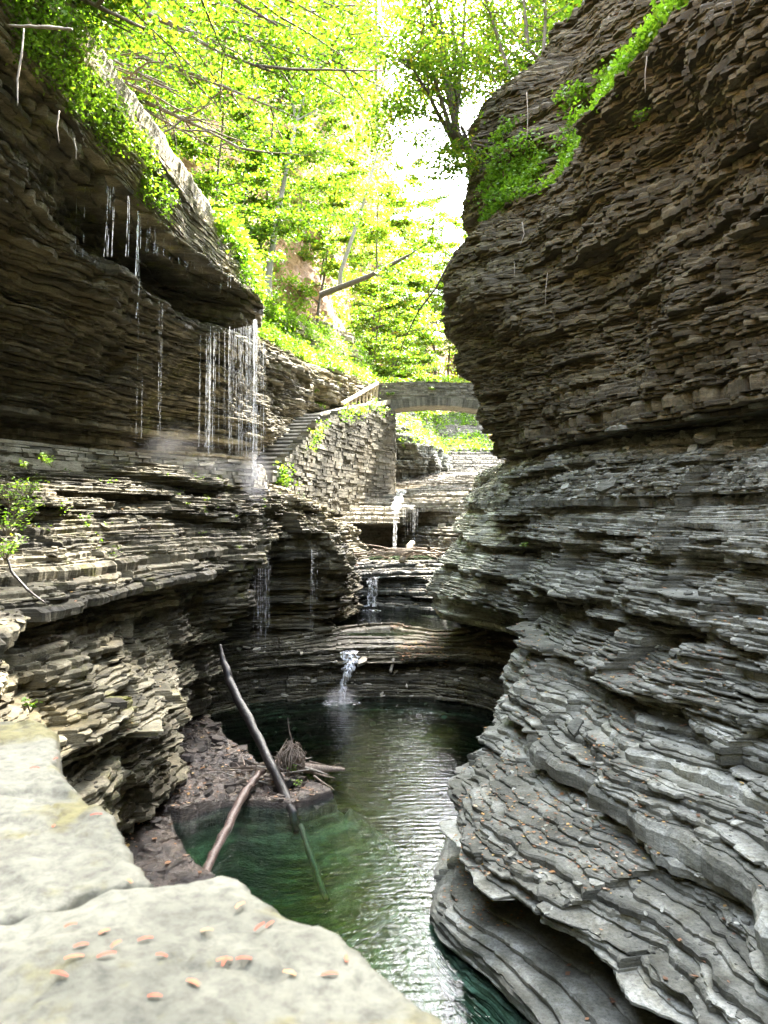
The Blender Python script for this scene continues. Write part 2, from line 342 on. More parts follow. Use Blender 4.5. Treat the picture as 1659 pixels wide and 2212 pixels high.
def at_r(x, y, z):
    low = np.clip((1.6-z)/.25, 0, 1)
    wet = -.25 + .28*(z < -4.7) + .1*(y > 19)*(z < 0)
    moss = np.where(z < 1.5, -.09 + .08*vn(y*.4, z*.5, 0, 3), .02)
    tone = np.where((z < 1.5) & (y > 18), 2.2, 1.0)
    return wet, moss, tone
def calm(x, y, z): return .32 if z < -4.2 else np.where((y > 18.5) & (y < 32), .55, 1.0)
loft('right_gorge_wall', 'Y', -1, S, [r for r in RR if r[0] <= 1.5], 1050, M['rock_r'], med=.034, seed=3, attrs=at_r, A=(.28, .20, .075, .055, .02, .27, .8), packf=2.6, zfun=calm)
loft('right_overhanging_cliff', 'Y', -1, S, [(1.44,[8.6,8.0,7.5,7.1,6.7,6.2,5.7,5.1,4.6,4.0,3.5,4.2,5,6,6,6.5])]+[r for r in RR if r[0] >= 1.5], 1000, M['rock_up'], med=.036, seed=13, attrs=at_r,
     A=(.38, .08, .030, .025, .045, .09, 1.1), packf=2.6, coarse_above=(13, .4), zfun=lambda x, y, z: 1.0 if z < 12 else 1.4)

# LEFT LOWER ROCK -------------------------------------------------
S = [-4, 3, 6, 8.5, 11, 13, 15.5, 17.5, 18.6, 20, 21.2, 22.3, 24.5, 27, 29.5, 32, 34.5, 38]
LL = [
(-7.5, [-3.6,-3.6,-3.8,-3.9,-4.0,-4.2,-4.6,-4.8,-5.2,-5.2,-5.0,-4,-3,-2.2,-2.2,-2.2,-2.2,-2.2]),
(-5.0, [-3.4,-3.4,-3.7,-3.8,-3.95,-4.1,-4.5,-4.8,-5.6,-6.4,-5.4,-3.2,-1.8,-1.5,-1.5,-1.5,-1.5,-1.5]),
(-4.2, [-3.3,-3.3,-3.7,-3.7,-3.8,-3.9,-4.2,-4.15,-5.6,-6.6,-5.4,-2.6,-1.2,-1.3,-1.2,-1.2,-1.4,-1.5]),
(-3.6, [-3.3,-3.3,-3.6,-3.6,-3.7,-3.8,-4.1,-3.9,-5.6,-6.7,-5.4,-1.95,-1.1,-1.25,-1.1,-1.0,-1.2,-1.5]),
(-2.8, [-3.4,-3.4,-3.6,-3.6,-3.65,-3.7,-3.9,-3.5,-5.6,-6.7,-5.4,-1.5,-.95,-1.25,-.9,-.8,-1,-1.5]),
(-2.0, [-3.4,-3.4,-3.6,-3.7,-3.9,-3.8,-3.8,-3.2,-5.4,-6.6,-5.2,-1.3,-.95,-1.35,-1.0,-.6,-.8,-1.5]),
(-1.4,[-3.8,-3.8,-4.1,-4.2,-4.3,-4.0,-3.8,-3.1,-5.2,-6.4,-5.0,-1.25,-1.1,-1.5,-1.2,-.8,-.9,-1.5]),
(-1.22,[-3.5,-3.5,-3.5,-3.45,-3.4,-3.3,-3.2,-2.9,-2.85,-2.75,-2.4,-1.3,-1.3,-1.6,-1.4,-1.0,-1.1,-1.5]),
(-.85, [-4.6,-4.6,-4.7,-4.6,-4.3,-4.0,-3.6,-3.05,-2.95,-2.75,-2.4,-1.4,-1.5,-1.8,-1.7,-1.3,-1.2,-1.5]),
(-.5,  [-5.6,-5.6,-5.6,-5.5,-5.2,-4.8,-4.2,-3.3,-3.1,-2.8,-2.4,-1.65,-1.8,-2.0,-1.9,-1.6,-1.5,-1.8]),
(0,    [-7,-6.8,-6.5,-6.3,-6.0,-5.6,-4.9,-3.7,-3.4,-2.9,-2.5,-2.1,-2.1,-2.3,-2.3,-2.1,-2.1,-2.3]),
(.45,  [-8.5,-8.0,-7.5,-7.2,-6.8,-6.3,-5.4,-4.2,-3.7,-3.2,-2.8,-2.7,-2.8,-2.9,-2.9,-2.8,-2.8,-2.8]),
(1.1,  [-9.5,-9,-8.5,-8.2,-7.8,-7.3,-6.4,-5.2,-4.7,-4.3,-3.9,-3.8,-3.8,-3.8,-3.8,-3.8,-3.8,-3.8]),
]
def at_l(x, y, z):
    wet = -.05+.10*(y > 14)*(z > -1.6)+.12*(z < -4.0)+.05*(y > 17)
    wet = np.where((y < 12) & (z < -1.1), -.12, wet)
    moss = .10+.12*vn(x*.5, y*.5, z*.8, 3)
    moss = np.where((z < -1.5) & (y > 10) & (y < 17), .07, moss)
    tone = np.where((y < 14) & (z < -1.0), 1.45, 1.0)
    tone = np.where((y > 17.6) & (y < 22) & (z < -1.15) & (x < -2.2), .5, tone)  # cave recess darkened in the rock colour, standing in for its shade
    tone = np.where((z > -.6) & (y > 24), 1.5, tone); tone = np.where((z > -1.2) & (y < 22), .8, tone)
    return wet, moss, tone
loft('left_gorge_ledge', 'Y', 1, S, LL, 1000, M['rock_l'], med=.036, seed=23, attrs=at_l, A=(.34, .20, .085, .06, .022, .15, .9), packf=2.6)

# LEFT UPPER CLIFF ------------------------------------------------
S = [-4, 4, 8, 10, 12, 14, 16, 18, 19.6, 20.8, 22.5, 25, 29, 33, 37, 41, 44, 50, 58]
LC = [
(.8,  [-10.5,-10.5,-10.2,-10,-9.8,-9.5,-9.0,-8.2,-7.4,-6.6,-5.5,-4.7,-4.4,-4.0,-2.9,-1.5,-.6,-1,-2]),
(2.05,[-10.2,-10.2,-10,-9.8,-9.6,-9.3,-8.8,-8.0,-7.2,-6.4,-5.3,-4.5,-4.3,-3.8,-2.7,-1.4,-.6,-1,-2]),
(2.15,[-9.4,-9.4,-9.2,-9,-8.8,-8.4,-8.0,-7.2,-6.6,-5.9,-5.0,-4.4,-4.3,-3.7,-2.6,-1.3,-.6,-1,-2]),
(3.3, [-8.2,-8.2,-8,-7.8,-7.6,-7.2,-6.8,-6.3,-5.8,-5.2,-4.6,-4.2,-4.1,-3.5,-2.5,-1.2,-.6,-1,-2]),
(4.4, [-6.8,-6.8,-6.5,-6.3,-6.0,-5.6,-5.2,-4.9,-4.5,-4.1,-4.1,-4.1,-3.9,-3.3,-2.3,-1,-.5,-1,-2]),
(4.6, [-6.6,-6.6,-6.3,-6.0,-5.8,-5.3,-4.9,-4.7,-4.1,-3.5,-3.9,-4.0,-3.9,-3.2,-2.2,-1,-.5,-1,-2]),
(4.8, [-6.3,-6.3,-6.0,-5.8,-5.5,-5.3,-5.2,-4.9,-4.2,-3.6,-3.9,-4.0,-3.8,-3.2,-2.1,-.9,-.4,-1,-2]),
(5.0, [-6.1,-6.1,-5.9,-5.6,-5.4,-5.7,-6.1,-6.0,-5.0,-3.9,-3.9,-4.0,-3.7,-3.1,-2.0,-.8,-.4,-1,-2]),
(5.55,[-5.3,-5.3,-5.2,-5.0,-4.9,-5.3,-6.0,-5.9,-5.0,-3.9,-3.9,-4.0,-3.6,-2.9,-1.7,-.6,-.4,-1,-2]),
(5.8, [-4.9,-4.9,-4.8,-4.75,-4.7,-4.6,-4.45,-4.05,-3.65,-3.4,-3.8,-4.1,-3.8,-2.8,-1.6,-.5,-.4,-1,-2]),
(6.2, [-5,-4.9,-4.75,-4.6,-4.55,-4.45,-4.35,-4.0,-3.65,-3.45,-4.0,-4.4,-4.1,-3.1,-1.8,-.5,-.4,-1,-2]),
(6.75, [-4.9,-4.8,-4.6,-4.4,-4.35,-4.25,-4.15,-3.95,-3.75,-3.65,-4.4,-4.8,-4.6,-3.6,-2.1,-.5,-.4,-1,-2]),
(7.15, [-5.0,-4.9,-4.7,-4.5,-4.45,-4.35,-4.2,-4.05,-3.95,-3.95,-4.9,-5.3,-5.2,-4.2,-2.5,-.5,-.3,-1,-2]),
(7.8, [-6.6,-6.4,-6.2,-6.0,-5.9,-5.8,-5.7,-5.6,-5.7,-5.8,-6.2,-6.4,-6.4,-5.4,-3.8,-1.8,-1,-1.8,-3]),
(10,  [-8.5,-8.2,-8,-7.9,-7.8,-7.8,-7.8,-7.9,-8,-8.2,-8.5,-8.6,-8,-6.4,-4.4,-2.6,-1.6,-1.6,-2]),
]
def at_c(x, y, z):
    wet = -.12+.22*((y > 14) & (y < 22) & (z > 4)) + .05*(y > 17)*(y < 24)
    moss = np.where(z > 5.7, .10, .06+.15*vn(y*.35, z*.5, 0, 3))
    moss = np.where((z < 5.5) & (y > 22), .07, moss)
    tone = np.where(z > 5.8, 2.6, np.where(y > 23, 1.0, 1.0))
    return wet, moss, tone
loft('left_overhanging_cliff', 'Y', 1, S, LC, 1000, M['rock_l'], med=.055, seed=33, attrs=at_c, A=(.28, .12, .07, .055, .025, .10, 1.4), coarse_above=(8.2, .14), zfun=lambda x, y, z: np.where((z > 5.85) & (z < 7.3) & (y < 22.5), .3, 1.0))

# POOL BACK BENCH AND CREEK LEDGES --------------------------------
S = [-6.5, -4.6, -3.6, -2.5, -1.1, 0, .9, 1.6, 2.1, 2.6, 3.0, 3.6, 4.6]
BB = [
(-7.5, [17.5,18.6,19.4,20.1,20.45,20.5,20.4,20.1,19.8,19.2,18.4,16.5,15]),
(-5.0, [17.5,18.6,19.4,20.1,20.45,20.5,20.4,20.1,19.8,19.2,18.4,16.5,15]),
(-4.55,[17.6,18.7,19.5,20.2,20.5,20.55,20.5,20.2,19.9,19.3,18.5,16.7,15]),
(-4.45,[18,19.0,19.7,20.4,20.7,21.0,21.0,20.8,20.5,20.0,19.2,17.5,16]),
(-4.2, [18,19.1,19.8,20.45,20.75,21.2,21.3,21.2,21.0,20.6,20,19,17]),
(-4.1, [18,19.1,19.8,20.45,20.75,20.9,21.0,21.1,21.0,20.7,20.2,19.2,17.5]),
(-3.95,[18,19.2,19.9,20.5,20.75,20.85,20.9,20.9,20.8,20.5,20,19,18]),
(-3.72,[18.2,19.3,20.0,20.6,20.9,21.1,21.1,21.0,21,20.8,20.4,19.5,18.5]),
(-3.62,[18.3,19.4,20.1,20.8,22.0,22.2,22.0,21.6,21.6,21.8,21.8,21.5,21]),
(-3.5, [18.5,19.5,20.2,21.2,23,23.8,23,22.4,22.6,23,23.5,24,24]),
]
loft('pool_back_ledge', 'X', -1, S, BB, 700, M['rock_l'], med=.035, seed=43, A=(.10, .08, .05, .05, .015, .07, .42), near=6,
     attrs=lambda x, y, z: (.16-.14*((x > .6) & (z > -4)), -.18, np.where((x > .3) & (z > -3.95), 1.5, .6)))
# steps beside the second fall and the slab over the third fall
S = [-3.5, -2, -1.2, -.75, -.35, .1, .7, 1.3, 2.2, 3.5, 5]
MM = [
(-5.2, [26,26.5,27.2,28,28.3,27.8,27.3,26.8,26.5,26,26]),
(-3.7, [26,26.5,27.2,28,28.3,27.8,27.2,26.5,26,25.5,25]),
(-3.45,[26.2,26.8,27.4,28,28.4,28.0,27.6,27.0,26.8,26.5,26]),
(-3.1, [26.4,27,27.6,28.1,28.5,28.3,28.0,27.6,27.5,27.4,27]),
(-2.7, [26.6,27.2,27.7,28.2,28.5,28.5,28.4,28.2,28.2,28,28]),
(-2.35,[27,27.4,27.8,28.3,28.5,28.7,28.8,28.8,28.8,28.6,28.4]),
(-2.2, [27.5,27.8,28.2,28.6,28.8,29.2,29.6,29.6,29.4,29.2,29]),
(-1.95,[29,29.2,29.6,30.2,30.6,30.8,31.2,31,30.6,30.4,30]),
(-1.85,[30,31,32,34,35,35,35,34,33,32,31]),
]
loft('creek_steps', 'X', -1, S, MM, 420, M['rock_r'], med=.05, seed=53, A=(.16, .12, .08, .07, .015, .18, .55), near=6, attrs=lambda x, y, z: (.2, -.25, .30))
S = [-5, -3.3, -2.3, -1.6, -1.0, -.4, .2, .6, 1.1, 1.7, 2.3, 3.0, 4.2, 6, 8]
FF = [
(-2.4, [31,31.3,31.8,33.2,35.5,36,36.5,36.5,34.5,32.5,31,30,29,28.5,28]),
(-.75, [31.3,31.6,32.3,33.5,35.5,36,36.5,36.5,36.3,35,33,31.3,30,29,28]),
(-.6,  [31.5,31.8,32.4,33.2,34.5,34.6,34.8,34.8,36.5,36,35,33,31,29,28]),
(-.45, [31.6,32,32.5,32.9,33.2,33.2,33.3,33.4,35.5,36,35,33,31,29,28]),
(-.1,  [32,32.6,33.2,33.5,33.9,34,34.1,34.1,34.5,36,35,33,31.3,29.5,28]),
(.15,  [33,33.4,34,34.4,34.9,35,35.2,34.9,34.5,34.6,34.5,33.5,32,30,29]),
(.6,   [34.5,35,35.5,36,36.4,36.8,37,36.5,35.6,35,34.8,34.5,34,32,31]),
(1.1,  [37,37.5,38,38.4,38.8,39.2,39.5,39,37.5,37,36.8,36.6,36.5,35,34]),
(1.35, [38,39,40,41,42.5,42.8,43,42.5,41,39.5,39,38.6,38,37,37]),
(1.9,  [40,41,42,43,44.5,45,45.5,45.5,45,44.6,44,43.5,43,42,42]),
(2.4,  [42,43,44,45,46,46.5,47,47,47,46.8,46.5,46.2,46,46,46]),
(3.2,  [46,47,48,49,50,50,50.5,50.5,50.5,50.5,50.5,51,50.5,50,50]),
(5.6,  [54,55,56,57,58,58.5,59,59,59,59,59,58,58,58,58]),
(8.6,  [62,64,66,66,66,66,66,66,66,66,66,66,66,66,66]),
]
loft('upper_creek_slabs', 'X', -1, S, FF, 520, M['rock_s'], med=.06, seed=63, A=(.22, .14, .09, .08, .015), near=6,
     attrs=lambda x, y, z: (.05+.1*(x > .2)*(z < 1.5), -.25, np.where((z < .2) & (x > .6), .6, np.where(z > 1.5, .30, .8))))
# rock outcrop beyond the bridge
S = [-1, 0, .8, 1.6, 2.4, 3.2, 4.0, 4.6, 5.2]
OO = [
(.9, [45.5,45.5,45.3,45.4,45.7,46.2,47.2,50,53]),
(2.1,[45.6,45.6,45.4,45.6,45.9,46.4,47.4,50.2,53]),
(2.3,[45.9,45.9,45.8,46,46.2,46.8,47.8,51,54]),
(2.7,[45.5,45.4,45.2,45.3,45.5,46,47,50,54]),
(4.0,[45.5,45.4,45.2,45.4,45.8,47,50.5,54,57]),
(4.6,[45.7,45.6,45.5,46,47.2,50,54,57,60]),
(5.2,[46,46,46.4,48,50,54,57,60,63]),
(7.5,[49,50,52,55,58,61,64,66,68]),
]
loft('outcrop_behind_bridge', 'X', -1, S, OO, 300, M['rock_r'], med=.09, seed=73, A=(.25, .2, .1, .1, .02), near=6, attrs=lambda x, y, z: (-.2, -.05, .8))
# HILLSIDES -------------------------------------------------------
def hill(name, axis, side, st, rows, n, m, amp, mat, label=None, seed=5):
    st = np.asarray(st, float); t = np.linspace(st[0], st[-1], n); zr = np.array([r[0] for r in rows], float)
    R = np.array([pchip(st, r[1], t) for r in rows]); zs = np.linspace(zr[0], zr[-1], m); B = []
    for z in zs:
        i = np.clip(np.searchsorted(zr, z)-1, 0, len(zr)-2); f = (z-zr[i])/(zr[i+1]-zr[i]); b = R[i]*(1-f)+R[i+1]*f
        d = amp*fbm(t*.25, z*.25, 0, 5, seed) + .25*amp*fbm(t*1.5, z*2.5, 0, 3, seed+9)
        zz = z+np.zeros(n)+.3*amp*fbm(t*.4, z*.3, 4, 3, seed+2)
        B.append(np.stack([b+side*d, t, zz] if axis == 'Y' else [t, b+side*d, zz], 1))
    V = np.array(B).reshape(-1, 3); i = np.arange(m-1)[:, None]*n+np.arange(n-1)[None, :]
    Q = np.stack([i, i+1, i+n+1, i+n], -1).reshape(-1, 4)
    if (side < 0) == (axis == 'Y'): Q = Q[:, ::-1]
    one = np.ones(len(V))
    o = obj(name, mesh_data(name, V, Q, {'lay': ('POINT', .5+.5*vn(V[:, 0]*.7, V[:, 1]*.7, V[:, 2]*3)), 'tone': ('POINT', one), 'wet': ('POINT', -.5*one), 'moss': ('POINT', 0*one)}), mat)
    tag(o, kind='structure'); LOFTS[name] = (V, Q); return o
hill('left_hillside', 'Y', 1, [-10, 5, 15, 25, 30, 35, 40, 45, 50, 60, 75, 95], [
 (8.6, [-7.6,-7.4,-7.1,-7.5,-7.0,-5.6,-3.4,-1.8,-1.7,-2.2,-2.6,-3.6]),
 (11, [-9.8,-9.5,-9.3,-9.4,-8.3,-5.9,-3.6,-2.4,-2.2,-2.6,-3,-4]),
 (15, [-13.6,-13.2,-12.6,-12.6,-10.8,-7.6,-5.0,-3.4,-2.9,-2.8,-3,-3.5]),
 (22, [-19,-18.5,-18,-16,-13,-9,-5.8,-4.0,-3.0,-2.2,-1.4,-.5]),
 (30, [-27,-26,-25,-22,-17,-12,-8,-5.4,-3.8,-2,-.5,1]),
 (46, [-45,-44,-42,-37,-30,-22,-16,-11,-7.5,-3.2,-.5,1])], 260, 160, .8, M['soil'])
hill('far_hillside', 'X', -1, [-14, -6, -2, 1, 4, 8, 14, 24, 40], [
 (-1, [64,66,68,70,72,72,70,66,60]), (6, [66,67,68,70,73,74,72,67,60]), (12, [70,70,71,74,78,80,78,72,64]),
 (20, [76,76,77,81,86,90,88,80,70]), (28, [80,82,84,92,100,104,100,90,78])], 200, 100, 1.5, M['soil'], seed=15)
hill('right_hillside', 'Y', -1, [-10, 5, 15, 20, 24, 30, 40, 55, 80], [
 (12, [10,9.5,7.5,4.8,6.5,9,12,14,16]), (18, [16,15.5,14,12.6,14.5,17,19,20,22]), (30, [30,30,28,27,28,30,32,33,35])], 160, 70, .8, M['soil2'], seed=25)

hill('downstream_sky_blocker', 'X', 1, [-16, -9, -4, 0, 4, 9, 16], [  # unseen wall added behind the camera to block frontal sky light
 (-8, [-6,-7,-9,-9.5,-9,-7,-6]), (2, [-6,-7.5,-9.5,-10,-9.5,-7.5,-6]), (10, [-7,-8,-9.5,-10,-9.5,-8,-7]), (24, [-14,-16,-18,-18,-18,-16,-14])], 120, 60, .8, M['soil2'], seed=35)
# GROUND OF THE POOL ----------------------------------------------
def sdist(px, py, poly):
    """signed distance (positive inside)"""
    d = np.full(px.shape, 1e9); ins = np.zeros(px.shape, bool); n = len(poly)
    for i in range(n):
        (x1, y1), (x2, y2) = poly[i], poly[(i+1) % n]; ex, ey = x2-x1, y2-y1
        t = np.clip(((px-x1)*ex+(py-y1)*ey)/(ex*ex+ey*ey+1e-12), 0, 1)
        d = np.minimum(d, np.hypot(px-x1-t*ex, py-y1-t*ey))
        c = ((y1 > py) != (y2 > py)) & (px < (x2-x1)*(py-y1)/(y2-y1+1e-12)+x1); ins ^= c
    return np.where(ins, d, -d)
def onz(u, v, z): Y = z*F/(CV-v); return ((u-CU)/F*Y, Y)
shelfA = [onz(*p, -4.85) for p in [(320,1749),(390,1759),(450,1736),(515,1722),(635,1731),(720,1704),(690,1676),(575,1640),(505,1595),(440,1544),(300,1544),(200,1700)]]
shelfB = [onz(*p, -4.85) for p in [(290,1758),(380,1771),(418,1824),(432,1860),(500,1890),(590,1960),(500,2150),(100,2150),(100,1800)]]
nx, ny = 620, 760
gx, gy = np.meshgrid(np.linspace(-6.5, 4.5, nx), 2.5+np.linspace(0, 1, ny)**1.25*18.5)
def bedh(x, y):
    sA, sB = sdist(x, y, shelfA), sdist(x, y, shelfB); e = .12*fbm(x*1.6, y*1.6, 0, 3, 7)
    deep = -7.4 + 1.5*np.exp(-((x-.5)**2/2.2+(y-7.6)**2/7)) + .25*fbm(x*.7, y*.7, 0, 3, 2)
    deep = np.maximum(deep, -5.30-.5*np.abs(x-.3)-.10*np.maximum(0, y-9.2)**2 + .1*fbm(x, y, 0, 3, 4))   # pale sunk ledge near the outlet
    ring = -5.25-.9*np.hypot(x+.6, y-13.4)+.1*fbm(x*2, y*2, 0, 3, 9)
    deep = np.maximum(deep, ring)
    silt = -4.93-1.6*np.abs(x-1.75-.25*(y-13.6))**1.3-.28*np.abs(y-13.9)**1.8
    silt2 = -4.92-2.2*np.abs(x-.98)**1.2-.9*np.abs(y-11.2)**1.8
    deep = np.maximum(deep, silt)
    q_ = 5*(fbm(x*.9, y*.9, 0, 5, 12)+.22*(-x-2)); top = -4.86+.04*(np.floor(q_)+np.clip((q_-np.floor(q_))*4-3, 0, 1)) + .05*fbm(x*5, y*5, 0, 5, 13)-.05*(np.abs(fbm(x*1.3+5, y*1.3, 0, 3, 19)) < .03)
    for sd in (sA, sB):
        k = np.clip((sd+e)/.10, 0, 1); side_ = -5.12+np.minimum(0, (sd+e))*.9
        deep = np.where(sd+e > 0, top*k+side_*(1-k), np.maximum(deep, side_-.1))
    return deep
gz = bedh(gx, gy)
V = np.stack([gx, gy, gz], -1).reshape(-1, 3); i = np.arange(ny-1)[:, None]*nx+np.arange(nx-1)[None, :]
Q = np.stack([i, i+1, i+nx+1, i+nx], -1).reshape(-1, 4); one = np.ones(len(V))
M['bed'] = rock_mat('wet_brown_pool_rock', (.006, .004, .003), (.032, .021, .016), (.15, .115, .09), brown=(.22, .15, .10), moss=(.10, .09, .03), bump=1.0, wetrough=.12, rough=.5)
tag(obj('pool_bed', mesh_data('pool_bed', V, Q, {'lay': ('POINT', .5+.5*vn(V[:, 0]*1.3, V[:, 1]*1.3, V[:, 2]*20)), 'tone': ('POINT', np.where(V[:, 2] < -5.06, 3.6, 1.2)), 'wet': ('POINT', .3*one), 'moss': ('POINT', -.3*one)}, smooth=False), M['bed']), kind='structure')
LOFTS['pool_bed'] = (V, Q)

# WATER -----------------------------------------------------------
def water_mat(name, tint, ripple, dist, rs=.015):
    m, t, out, N, L = nodes(name)
    geo = N('NewGeometry'); mp = N('Mapping'); mp.inputs['Scale'].default_value = (1.2, 3.4, 1); L(geo.outputs['Position'], mp.inputs['Vector'])
    n = N('TexNoise', i_Scale=2.6, i_Detail=3.0, i_Roughness=.55, i_Distortion=.15); L(mp.outputs[0], n.inputs['Vector'])
    wv = N('TexWave', wave_type='BANDS', bands_direction='Y', wave_profile='SIN'); wv.inputs['Scale'].default_value = 2.1; wv.inputs['Distortion'].default_value = 3.5; wv.inputs['Detail'].default_value = 2.0; wv.inputs['Detail Scale'].default_value = 1.2
    L(geo.outputs['Position'], wv.inputs['Vector'])
    n2 = N('TexNoise', i_Scale=16.0, i_Detail=2.0); L(mp.outputs[0], n2.inputs['Vector'])
    ad = N('Math', operation='MULTIPLY_ADD'); ad.inputs[1].default_value = .16; L(wv.outputs['Fac'], ad.inputs[0]); L(n.outputs['Fac'], ad.inputs[2])
    ad2 = N('Math', operation='MULTIPLY_ADD'); ad2.inputs[1].default_value = .2; L(n2.outputs['Fac'], ad2.inputs[0]); L(ad.outputs[0], ad2.inputs[2])
    bp = N('Bump', i_Strength=ripple, i_Distance=dist); L(ad2.outputs[0], bp.inputs['Height'])
    fr = N('Fresnel', i_IOR=1.42); L(bp.outputs[0], fr.inputs['Normal'])
    gl = N('BsdfGlossy', i_Roughness=rs); gl.inputs['Color'].default_value = (1, 1, 1, 1); L(bp.outputs[0], gl.inputs['Normal'])
    tr = N('BsdfTransparent'); tr.inputs['Color'].default_value = (*tint, 1)
    mx = N('MixShader'); L(fr.outputs[0], mx.inputs[0]); L(tr.outputs[0], mx.inputs[1]); L(gl.outputs[0], mx.inputs[2]); L(mx.outputs[0], out.inputs[0])
    return m, t, N, L, out
M['pool'], t_, N_, L_, out_ = water_mat('pool_water', (.66, .84, .78), .45, .035)
va = N_('VolumeAbsorption'); va.inputs['Color'].default_value = (.17, .60, .36, 1); va.inputs['Density'].default_value = .85; L_(va.outputs[0], out_.inputs['Volume'])
def box_mesh(name, x0, x1, y0, y1, z0, z1):
    V = [(x, y, z) for z in (z0, z1) for y in (y0, y1) for x in (x0, x1)]
    return mesh_data(name, V, [(0, 2, 3, 1), (4, 5, 7, 6), (0, 1, 5, 4), (2, 6, 7, 3), (0, 4, 6, 2), (1, 3, 7, 5)])
tag(obj('pool_water', box_mesh('pool_water', -7, 4.9, 2.2, 20.95, -8, -5.0), M['pool']), kind='structure')
M['pool2'], *_ = water_mat('small_pool_water', (.42, .50, .40), .4, .04)
tag(obj('middle_pool_water', box_mesh('w2', -1.9, 2.4, 22.6, 28.2, -4.6, -3.60), M['pool2']), kind='structure')
tag(obj('upper_pool_water', box_mesh('w3', -1.6, 3.0, 31.2, 36.4, -2.3, -1.80), M['pool2']), kind='structure')
def flow_mat(name, amount, scale, stretch):
    m, t, out, N, L = nodes(name)
    geo = N('NewGeometry'); mp = N('Mapping'); mp.inputs['Scale'].default_value = stretch; L(geo.outputs['Position'], mp.inputs['Vector'])
    n = N('TexNoise', i_Scale=scale, i_Detail=6.0, i_Roughness=.6); L(mp.outputs[0], n.inputs['Vector'])
    r = ramp(N, [(amount[0], 0.0), (amount[1], amount[2])]); L(n.outputs['Fac'], r.inputs[0])
    d = N('BsdfDiffuse'); d.inputs['Color'].default_value = (.85, .88, .92, 1); tl = N('BsdfTranslucent'); tl.inputs['Color'].default_value = (.85, .88, .92, 1)
    gl = N('BsdfGlossy', i_Roughness=.12)
    m1 = N('MixShader'); m1.inputs[0].default_value = .45; L(d.outputs[0], m1.inputs[1]); L(tl.outputs[0], m1.inputs[2])
    m2 = N('MixShader'); m2.inputs[0].default_value = .35; L(m1.outputs[0], m2.inputs[1]); L(gl.outputs[0], m2.inputs[2])
    tr = N('BsdfTransparent'); m3 = N('MixShader'); L(r.outputs[0], m3.inputs[0]); L(tr.outputs[0], m3.inputs[1]); L(m2.outputs[0], m3.inputs[2])
    bp = N('Bump', i_Strength=.6, i_Distance=.03); L(n.outputs['Fac'], bp.inputs['Height']); L(bp.outputs[0], gl.inputs['Normal']); L(bp.outputs[0], d.inputs['Normal'])
    L(m3.outputs[0], out.inputs[0]); return m
M['flow'] = flow_mat('white_water', (.40, .62, .95), 5.0, (3, 3, .9))
M['strand'] = flow_mat('falling_droplets', (.43, .62, .8), 3.0, (9, 9, 1.6))
M['foam'] = flow_mat('foam_on_water', (.48, .66, .9), 9.0, (1, 1.4, 1))
def strands(items, seed=0):
    """thin falling threads of water: (x, y, ztop, zbottom, radius)"""
    r = np.random.default_rng(seed); V, Q = [], []
    for (x, y, z0, z1, rad) in items:
        n = max(4, int((z0-z1)/.25)); zz = np.linspace(z0, z1, n); off = len(V)
        dr = r.normal(0, .01); 
        for j, z in enumerate(zz):
            f = j/(n-1); rr = rad*(1-.25*f)*(.7+.6*r.random())
            for a in range(3): V.append((x+rr*math.cos(a*2.094)+dr*f*2, y-.12*f**1.5+rr*math.sin(a*2.094), z))
            if j:
                for a in range(3): b = (a+1) % 3; Q.append((off+3*(j-1)+a, off+3*(j-1)+b, off+3*j+b, off+3*j+a))
    return np.array(V), np.array(Q)
def ribbon(pts, widths, seed=0, sub=10, wob=.04, cross=6):
    pts = np.array([tuple(p) for p in pts], float); n = len(pts); ts = np.linspace(0, n-1, (n-1)*sub+1)
    C = np.stack([np.interp(ts, range(n), pts[:, k]) for k in range(3)], 1); W = np.interp(ts, range(n), widths)
    V = []; 
    for j, (c, w_) in enumerate(zip(C, W)):
        for a in range(cross+1):
            s_ = a/cross*2-1; e = wob*float(vn(j*.7, a*1.3, 0, seed)); 
            V.append((c[0]+s_*w_/2*(1+.35*float(vn(j*.5, s_*3, 1, seed+4))), c[1]-(1-s_*s_)*.05-e, c[2]+.02*(1-s_*s_)+e*.5))
    Q = [(j*(cross+1)+a, j*(cross+1)+a+1, (j+1)*(cross+1)+a+1, (j+1)*(cross+1)+a) for j in range(len(C)-1) for a in range(cross)]
    return np.array(V), np.array(Q)
def join(*parts):
    V, Q, o = [], [], 0
    for v, q in parts:
        V.append(v); Q.append(np.asarray(q)+o); o += len(v)
    return np.concatenate(V), np.concatenate(Q)
R_ = random.Random(5)
def lipset(us, vtop, vbot, Y, rad, n_jit=1.5):
    out = []
    for u in us:
        uu = u+R_.uniform(-n_jit, n_jit); YY = Y+R_.uniform(-.25, .25) if not callable(Y) else Y(uu)+R_.uniform(-.12, .12)
        vt = vtop(uu) if callable(vtop) else vtop; vb = vbot(uu) if callable(vbot) else vbot
        a, b = P(uu, vt, YY), P(uu, vb, YY); out.append((a.x, a.y, a.z, b.z, rad*.72*R_.uniform(.5, 1.3)))
    return out
it = lipset([R_.uniform(432, 545) for _ in range(44)], lambda u: 722-.18*(u-440), lambda u: 968+.2*(u-440), lambda u: 18.6+.006*(u-440), .006)
it += lipset([452, 455, 495, 524, 526], 705, 985, 18.9, .012) + lipset([R_.gauss(551, 3) for _ in range(14)], 690, 1035, 19.45, .013) + lipset([R_.uniform(556, 575) for _ in range(6)], 740, 990, 19.8, .007)
tag(obj('waterfall', mesh_data('waterfall', *strands(it, 1)), M['strand']), 'curtain of thin white water threads falling from the mossy lip onto the stepped stone wall', 'waterfall', 'thin falls off the left cliff')
it = lipset([R_.gauss(300, 2.5) for _ in range(8)], 455, 600, 14.6, .010)+lipset([303], 600, 690, 14.7, .006)
